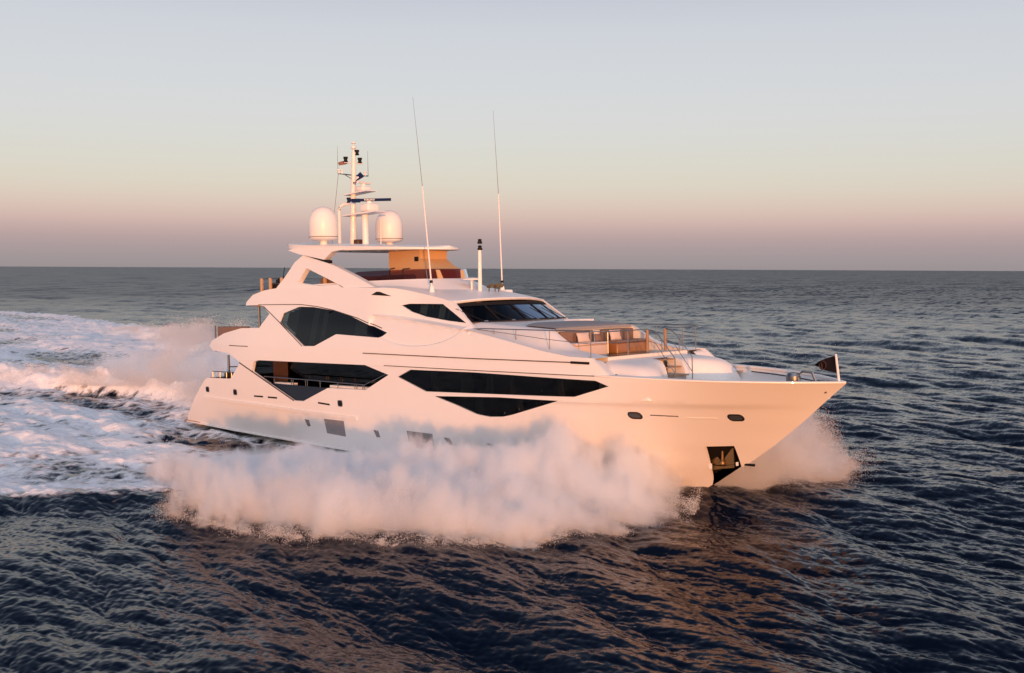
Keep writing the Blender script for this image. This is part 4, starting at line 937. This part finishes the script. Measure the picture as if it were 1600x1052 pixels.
lace = ma('MULTIPLY', ma('SUBTRACT', .22, vo.outputs['Distance']), 1.1)
t = ma('ADD', fa.outputs['Fac'], ma('MULTIPLY', ma('SUBTRACT', f1.outputs['Fac'], .5), .9)); t = ma('ADD', t, ma('MULTIPLY', ma('SUBTRACT', f2_.outputs['Fac'], .5), .55)); t = ma('ADD', t, lace)
has = ma('MULTIPLY', fa.outputs['Fac'], 4., clamp=True)
mr = N('ShaderNodeMapRange'); l.new(t, mr.inputs['Value']); mr.inputs['From Min'].default_value = .28; mr.inputs['From Max'].default_value = .85; mr.interpolation_type = 'SMOOTHSTEP'
fac = ma('MULTIPLY', mr.outputs[0], has, clamp=True); l.new(fac, mix.inputs[0])
fbp = N('ShaderNodeBump'); fbp.inputs['Strength'].default_value = .8; fbp.inputs['Distance'].default_value = .25; l.new(ma('ADD', f1.outputs['Fac'], ma('MULTIPLY', f2_.outputs['Fac'], .35)), fbp.inputs['Height']); l.new(fbp.outputs[0], fb.inputs['Normal'])
l.new(wb.outputs[0], mix.inputs[1]); l.new(fb.outputs[0], mix.inputs[2]); l.new(mix.outputs[0], o.inputs[0]); me.materials.append(m)

# ---------------------------------------------------------------- spray: clouds of single droplets
md = bpy.data.materials.new('spray_droplets'); md.use_nodes = True; n = md.node_tree.nodes; l = md.node_tree.links; n.clear()
o = n.new('ShaderNodeOutputMaterial'); a = n.new('ShaderNodeBsdfDiffuse'); tl = n.new('ShaderNodeBsdfTranslucent'); x_ = n.new('ShaderNodeMixShader'); x_.inputs[0].default_value = .45
for q in (a, tl): q.inputs['Color'].default_value = (.99, .99, .99, 1)
l.new(a.outputs[0], x_.inputs[1]); l.new(tl.outputs[0], x_.inputs[2]); l.new(x_.outputs[0], o.inputs[0])
TET = np.array([(1, 1, 1), (1, -1, -1), (-1, 1, -1), (-1, -1, 1)]) / math.sqrt(3)
def droplets(name, P_, rad, label, cat):
    n_ = len(P_); g = np.random.default_rng(3); q = g.normal(size=(n_, 4)); q /= np.linalg.norm(q, axis=1)[:, None]; w, x, y, z = q.T
    Rm = np.stack([1 - 2 * (y * y + z * z), 2 * (x * y - z * w), 2 * (x * z + y * w), 2 * (x * y + z * w), 1 - 2 * (x * x + z * z), 2 * (y * z - x * w), 2 * (x * z - y * w), 2 * (y * z + x * w), 1 - 2 * (x * x + y * y)], 1).reshape(-1, 3, 3)
    V = P_[:, None, :] + np.einsum('nij,kj->nki', Rm, TET) * rad[:, None, None]
    F = (np.arange(n_)[:, None, None] * 4 + np.array([(0, 1, 2), (0, 3, 1), (0, 2, 3), (1, 3, 2)])[None]).reshape(-1, 3)
    me = fast_mesh(name, V.reshape(-1, 3), F); me.materials.append(md); ob = bpy.data.objects.new(name, me); col.objects.link(ob); ob['kind'] = 'stuff'; ob['label'] = label; ob['category'] = cat; return ob
def lerp_line(L, u):
    L = np.array(L, float); t = np.linspace(0, 1, len(L)); return np.stack([np.interp(u, t, L[:, k]) for k in range(L.shape[1])], 1)
def sheet(n_, I, O, H, seed, clump=.46, q_shape=((0, .75), (.2, .95), (.45, 1.), (.75, .72), (1., .22)), up_pow=1.5, mist=.10, scale=(.42, .42, .6)):
    """droplets thrown from line I (along the hull) out to line O, under an arching envelope of height H"""
    g = np.random.default_rng(seed); u = g.random(n_); q = g.random(n_) ** .85; a_, b_ = lerp_line(I, u), lerp_line(O, u); p = a_ + (b_ - a_) * q[:, None]
    p = p + g.normal(size=p.shape) * .12
    bil = fbm(np.stack([p[:, 0] * .5, p[:, 1] * .5, 0 * q + seed], 1), 4)
    h = np.interp(u, [k[0] for k in H], [k[1] for k in H]) * np.interp(q, [k[0] for k in q_shape], [k[1] for k in q_shape]) * (.25 + 1.5 * bil)
    z = h * g.random(n_) ** up_pow; ms = g.random(n_) < mist; z = np.where(ms, h * (.55 + .45 * g.exponential(.75, n_)), z)
    P_ = np.stack([p[:, 0], p[:, 1], z - .05], 1)
    d = fbm(P_ * np.array(scale) + seed * 3.1, 4); keep = g.random(n_) < np.clip((d - clump + .18) * 3.4, 0.02, 1)
    edge = np.clip((1.02 - q) / .12, 0, 1) * np.clip(u / .03, 0, 1) * np.clip((1.0 - u) / .06, .0, 1); keep &= g.random(n_) < (.15 + .85 * edge)
    return P_[keep]
def no_hull(P_):
    return P_[np.abs(P_[:, 1]) > y_hull(P_[:, 0], np.maximum(P_[:, 2] - (P_[:, 0] - 12) * .035, .1)) + .06]
g = np.random.default_rng(21)
QS = ((0, .65), (.2, .9), (.5, 1.), (.8, 1.), (.94, .75), (1., .25))
# the near bow wave: how high the spray stands at (x, y), and its outer edge
TOP_IN = [(9., 0.), (13.5, .05), (16., .30), (19., .75), (22., 1.15), (25., 1.65), (28., 2.4), (30.3, 2.5), (32., 1.6), (33.5, .6), (34.6, .1)]
TOP_OUT = [(9., 0.), (11.5, .1), (14., .7), (17., 1.5), (20., 1.7), (24., 2.0), (28., 2.1), (31., 1.7), (33., 1.0), (34.6, .1)]
Y_EDGE = [(9., -12.), (13., -13.2), (17., -14.8), (22., -17.2), (27., -16.4), (30.4, -14.4), (32.6, -11.9), (33.7, -7.), (34.6, -5.)]
tab = lambda T, x: np.interp(x, [k[0] for k in T], [k[1] for k in T])
def spray_top(x, y):
    w = sstep((-y - 5.5) / 5.5); return tab(TOP_IN, x) * (1 - w) + tab(TOP_OUT, x) * w
def y_inner(x): return np.where(x > 32., -.15 - np.clip(x - 32.6, 0, 3) * 2.2, -np.maximum(y_hull(x, .2 + 0 * x) - .25, .1))
def mist(name, I, O, H, density, label, lift=1.9, zs=2.0, nscale=.30, soft=1.3, cut=.33, amp=6., fade=None, zx=None, fade_n=None, bow=False):
    """the fine mist between the droplets: a closed body with uneven density"""
    if bow:
        top_, bot = [], []
        for x in np.linspace(9.2, 34.4, 70):
            ya0, ya1 = float(y_inner(np.array([x]))[0]), float(tab(Y_EDGE, x)) - .6; ys_ = np.linspace(ya0, ya1, 26)
            top_.append([(x, y, float(spray_top(np.array(x), np.array(y))) * (1.42 if j < 25 else .4) + .06) for j, y in enumerate(ys_)]); bot.append([(x, y, -.35) for y in ys_])
        rows = [t + q[::-1] for t, q in zip(top_, bot)]
    else:
        U_ = np.linspace(0, 1, 44); Q_ = np.linspace(0, 1, 18); a_, b_ = lerp_line(I, U_), lerp_line(O, U_); top_, bot = [], []
        for i, u in enumerate(U_):
            hh = np.interp(u, [k[0] for k in H], [k[1] for k in H]) * lift * min(1., .3 + 9 * u, .3 + 7 * (1 - u))
            rt, rb = [], []
            for q in Q_:
                x, y = a_[i] + (b_[i] - a_[i]) * q; f_ = np.interp(q, [k[0] for k in QS], [k[1] for k in QS]) * min(1., .25 + 5 * q); rt.append((x, y, max(hh * f_, .06))); rb.append((x, y, -.35))
            top_.append(rt); bot.append(rb)
        rows = [t + b[::-1] for t, b in zip(top_, bot)]
    mb = MB(); mb.grid(rows, closed=True); n_ = len(rows[0]); mb.F += [tuple(range(n_ - 1, -1, -1)), tuple((len(rows) - 1) * n_ + k for k in range(n_))]
    m_ = bpy.data.materials.new(name); m_.use_nodes = True; nn = m_.node_tree.nodes; ll = m_.node_tree.links; nn.clear()
    o_ = nn.new('ShaderNodeOutputMaterial'); v_ = nn.new('ShaderNodeVolumePrincipled'); v_.inputs['Color'].default_value = (.965, .978, .99, 1); v_.inputs['Anisotropy'].default_value = 0.
    g_ = nn.new('ShaderNodeTexCoord'); nz = nn.new('ShaderNodeTexNoise'); nz.inputs['Scale'].default_value = nscale; nz.inputs['Detail'].default_value = 6; nz.inputs['Roughness'].default_value = .62; mp_ = nn.new('ShaderNodeMapping'); mp_.inputs['Scale'].default_value = (1.15, 1.15, .6); ll.new(g_.outputs['Object'], mp_.inputs['Vector']); ll.new(mp_.outputs[0], nz.inputs['Vector'])
    sx = nn.new('ShaderNodeSeparateXYZ'); ll.new(g_.outputs['Object'], sx.inputs[0])
    def mm(op, a, b):
        k = nn.new('ShaderNodeMath'); k.operation = op
        for i, q in enumerate((a, b)):
            if isinstance(q, (int, float)): k.inputs[i].default_value = q
            else: ll.new(q, k.inputs[i])
        return k.outputs[0]
    if bow:
        def curve(T, scale):
            xn = mm('DIVIDE', mm('SUBTRACT', sx.outputs['X'], T[0][0]), T[-1][0] - T[0][0]); r_ = nn.new('ShaderNodeValToRGB'); ll.new(xn, r_.inputs[0]); E_ = r_.color_ramp.elements
            for i, (x, v) in enumerate(T):
                p_ = (x - T[0][0]) / (T[-1][0] - T[0][0]); el_ = E_[0] if i == 0 else (E_[len(E_) - 1] if i == len(T) - 1 else E_.new(p_)); el_.position = p_; el_.color = [abs(v) / scale] * 3 + [1.]
            return mm('MULTIPLY', r_.outputs[0], scale)
        ramp01 = lambda v, a, b: mm('MINIMUM', mm('MAXIMUM', mm('DIVIDE', mm('SUBTRACT', v, a), b - a), 0.), 1.)
        ny = mm('MULTIPLY', sx.outputs['Y'], -1.); w_ = ramp01(ny, 5.5, 11.); ti, to_ = curve(TOP_IN, 4.), curve(TOP_OUT, 4.); zt_ = mm('ADD', mm('MULTIPLY', ti, mm('SUBTRACT', 1., w_)), mm('MULTIPLY', to_, w_))
        n2 = nn.new('ShaderNodeTexNoise'); n2.inputs['Scale'].default_value = 1.4; n2.inputs['Detail'].default_value = 8; n2.inputs['Roughness'].default_value = .70; ll.new(mp_.outputs[0], n2.inputs['Vector'])
        big = mm('MULTIPLY', zt_, mm('ADD', -.35, mm('MULTIPLY', nz.outputs['Fac'], 2.7))); d_ = mm('DIVIDE', mm('SUBTRACT', big, sx.outputs['Z']), mm('ADD', .12, mm('MULTIPLY', zt_, .55)))
        d_ = mm('ADD', d_, mm('MULTIPLY', mm('SUBTRACT', n2.outputs['Fac'], .56), 2.4)); d_ = mm('MINIMUM', mm('MAXIMUM', d_, 0.), 1.)
        ed = mm('SUBTRACT', mm('ADD', curve(Y_EDGE, 20.), mm('ADD', mm('MULTIPLY', mm('SUBTRACT', n2.outputs['Fac'], .58), 5.), mm('MULTIPLY', mm('SUBTRACT', nz.outputs['Fac'], .55), 5.))), ny); d_ = mm('MULTIPLY', d_, ramp01(ed, -.1, .8)); d_ = mm('MULTIPLY', d_, mm('MINIMUM', mm('MULTIPLY', zt_, 3.), 1.)); fr_s = mm('SUBTRACT', mm('ADD', mm('MULTIPLY', sx.outputs['X'], .86), mm('MULTIPLY', sx.outputs['Y'], .505)), mm('MULTIPLY', n2.outputs['Fac'], 1.)); d_ = mm('MULTIPLY', d_, mm('SUBTRACT', 1., ramp01(fr_s, 24.9, 26.6)))
    else:
        d_ = mm('SUBTRACT', mm('MULTIPLY', mm('SUBTRACT', nz.outputs['Fac'], cut), amp), mm('DIVIDE', sx.outputs['Z'], zs if not zx else mm('ADD', zx[2], mm('MULTIPLY', zx[3] - zx[2], mm('MINIMUM', mm('MAXIMUM', mm('DIVIDE', mm('SUBTRACT', sx.outputs['X'], zx[0]), zx[1] - zx[0]), 0.), 1.))))); d_ = mm('ADD', d_, mm('MAXIMUM', mm('SUBTRACT', .8, sx.outputs['Z']), 0.)); d_ = mm('ADD', d_, mm('MULTIPLY', .75 if zx else 0., mm('MINIMUM', mm('MAXIMUM', mm('DIVIDE', mm('SUBTRACT', -7., sx.outputs['Y']), 5.), 0.), 1.))); d_ = mm('MINIMUM', mm('MAXIMUM', mm('MULTIPLY', d_, soft), 0.), 1.)
    if fade_n: d_ = mm('MULTIPLY', d_, mm('MINIMUM', mm('MAXIMUM', mm('DIVIDE', mm('SUBTRACT', mm('ADD', mm('MULTIPLY', sx.outputs['X'], fade_n[0]), mm('MULTIPLY', sx.outputs['Y'], fade_n[1])), fade_n[2]), fade_n[3] - fade_n[2]), 0.), 1.))
    for x0, x1 in (fade or ()): d_ = mm('MULTIPLY', d_, mm('MINIMUM', mm('MAXIMUM', mm('DIVIDE', mm('SUBTRACT', sx.outputs['X'], x0), x1 - x0), 0.), 1.))
    ll.new(mm('MULTIPLY', d_, density), v_.inputs['Density']); ll.new(v_.outputs[0], o_.inputs['Volume'])
    ob = mb.build(name, m_); ob['kind'] = 'stuff'; ob['label'] = label; ob['category'] = 'mist'; return ob
n_ = 1000000; x = 9.5 + 25. * g.random(n_) ** .9; y0_, y1_ = y_inner(x), tab(Y_EDGE, x); q = g.random(n_) ** .8; y = y0_ + (y1_ - y0_) * q
bil = fbm(np.stack([x * .5, y * .5, 0 * x + 3.], 1), 4); z = spray_top(x, y) * (.1 + 1.7 * bil) * g.random(n_) ** 1.2 * np.where(g.random(n_) < .04, 1.5, 1.); P_ = np.stack([x, y, z - .05], 1)
clump = fbm(P_ * np.array([.8, .8, 1.0]) + 40., 4); fine = fbm(P_ * 2.6 + 11., 2); S1 = P_[(g.random(n_) < np.clip((clump + .5 * fine - .70) * 4.5, .01, 1)) & (spray_top(x, y) > .12)]
O1 = [(33.7, -7.), (32.6, -11.6), (30.4, -14.), (27., -16.), (22., -16.8), (17., -14.5), (13.5, -13.)]
I1 = [(32.3, -.25), (31.2, -1.2), (28.5, -2.9), (24., -4.2), (20., -5.2), (17.5, -7.5), (14., -9.)]
def jets(n_jets, per, line, out, seed, vo=(1.5, 5.), vu=(2., 5.2), back=(-3., 1.), size=(.12, .5)):
    """ropes of droplets flung outward and up from a line, falling back to the sea"""
    g = np.random.default_rng(seed); u = g.random(n_jets); p0 = lerp_line(line, u); o = lerp_line(out, u); P_ = []
    for k in range(n_jets):
        m_ = int(per * (.3 + 1.4 * g.random())); w = g.random(); V0 = np.array([o[k, 0] * g.uniform(*vo) + g.uniform(*back), o[k, 1] * g.uniform(*vo), g.uniform(*vu) * (.5 + .5 * w)]); T_ = 2 * V0[2] / 9.8
        t = T_ * g.random(m_) ** .8; sp_ = g.uniform(*size) * (.15 + t / T_); q = np.array([p0[k, 0], p0[k, 1], 0.])[None] + V0[None] * t[:, None]; q[:, 2] -= 4.9 * t * t; q += g.normal(size=(m_, 3)) * sp_[:, None] * np.array([1., 1., .7]); P_.append(q)
    P_ = np.concatenate(P_); return P_[P_[:, 2] > -.1]
OUTN = [(.35, -.9), (.45, -.85), (.35, -.95), (.1, -1.), (-.05, -1.), (-.2, -.95), (-.5, -.8)]
mid = [(a_[0] * .25 + b_[0] * .75, a_[1] * .25 + b_[1] * .75) for a_, b_ in zip(I1, O1)]
J1 = np.concatenate([jets(330, 700, O1, OUTN, 5, (0., 1.1), (1.0, 3.4), size=(.06, .25)), jets(220, 800, mid, OUTN, 6, (.5, 2.4), (2.2, 5.0), size=(.08, .32)), jets(70, 600, [(32., -1.), (29., -3.2), (25., -4.6), (21., -5.5)], [(.2, -1.)] * 4, 8, (.2, 1.5), (2.0, 4.4), (-4., -1.))])
S1 = no_hull(np.concatenate([S1, J1]))
droplets('bow_spray', S1, .005 + .016 * g.random(len(S1)) ** 3, 'white bow spray bursting along the near side of the yacht', 'sea spray')
mist('spray_mist', None, None, None, 4.2, 'pale mist hanging in the bow spray along the near side of the hull', nscale=.42, bow=True)
I2 = [(32.6, .3), (31.4, 1.2), (29., 2.8), (25., 3.9)]; O2 = [(33.8, 2.5), (34.6, 6.), (34.0, 9.), (29., 12.5)]; H2 = [(0, .8), (.25, 2.2), (.55, 2.6), (1., 1.8)]
S2 = sheet(330000, I2, O2, H2, 47, q_shape=QS, mist=.05)
J2 = jets(90, 900, O2, [(.4, .9), (.4, .9), (.2, 1.), (-.1, 1.)], 15, (.3, 2.4), (1.5, 4.))
S2 = no_hull(np.concatenate([S2, J2])); droplets('bow_spray', S2, .007 + .012 * g.random(len(S2)) ** 2, 'fan of white spray thrown out beyond the far side of the bow', 'sea spray')
mist('spray_mist', I2, O2, H2, 1.3, 'pale mist in the spray beyond the far side of the bow', zs=2.4)
def crest(n_, line, amp, wid, seed, hs):
    g = np.random.default_rng(seed); u = g.random(n_); p = lerp_line(line, u) + g.normal(size=(n_, 2)) * np.interp(u, [0, 1], wid)[:, None]
    b_ = fbm(np.stack([p[:, 0] * .45, p[:, 1] * .45, 0 * u + seed], 1), 4); A_ = np.interp(u, np.linspace(0, 1, len(amp)), amp); z = .3 * A_ + A_ * (b_ * 1.7) * g.random(n_) ** hs
    P_ = np.stack([p[:, 0], p[:, 1], z], 1); d = fbm(P_ * .55 + seed, 4); return P_[g.random(n_) < np.clip((d - .36) * 3.5, .02, 1)]
L1 = RIDGE[1:] + [(-1.5, .5)]; A1 = [1.0, 1.2, 1.6, 2.3, 3.1, 2.7, 1.3]
W1 = crest(300000, L1, A1, (.9, 1.5), 61, 1.4)
J3 = jets(120, 900, L1[1:], [(-.3, -.9)] * (len(L1) - 1), 25, (-.6, 1.2), (2.5, 6.), (-3., -.5), (.2, .6))
W1 = np.concatenate([W1, J3])
droplets('stern_spray', W1, .010 + .018 * g.random(len(W1)) ** 2, 'plume of white water breaking along the wake close behind the stern', 'sea spray')
def band(L, w): return [(x, y - w) for x, y in L], [(x, y + w) for x, y in L]
b0, b1 = band(L1, 2.2); mist('spray_mist', b0, b1, list(zip(np.linspace(0, 1, len(A1)), A1)), 1.6, 'pale mist over the breaking wake behind the stern', 1.9, 1.6, .45, 1.3, .41, 8., [(-28., -20.), (-1.5, -5.)])
L2 = [(-84., 36.5), (-66., 32.), (-52., 27.), (-42., 23.), (-32., 19.), (-20., 14.)]; A2 = [.7, 1.2, 2.0, 2.9, 2.3, 1.0]
W2 = crest(420000, L2, A2, (1.5, 1.6), 67, 1.5)
droplets('stern_spray', W2, .016 + .024 * g.random(len(W2)) ** 2, 'far ridge of breaking white water on the outer edge of the wake', 'sea spray')
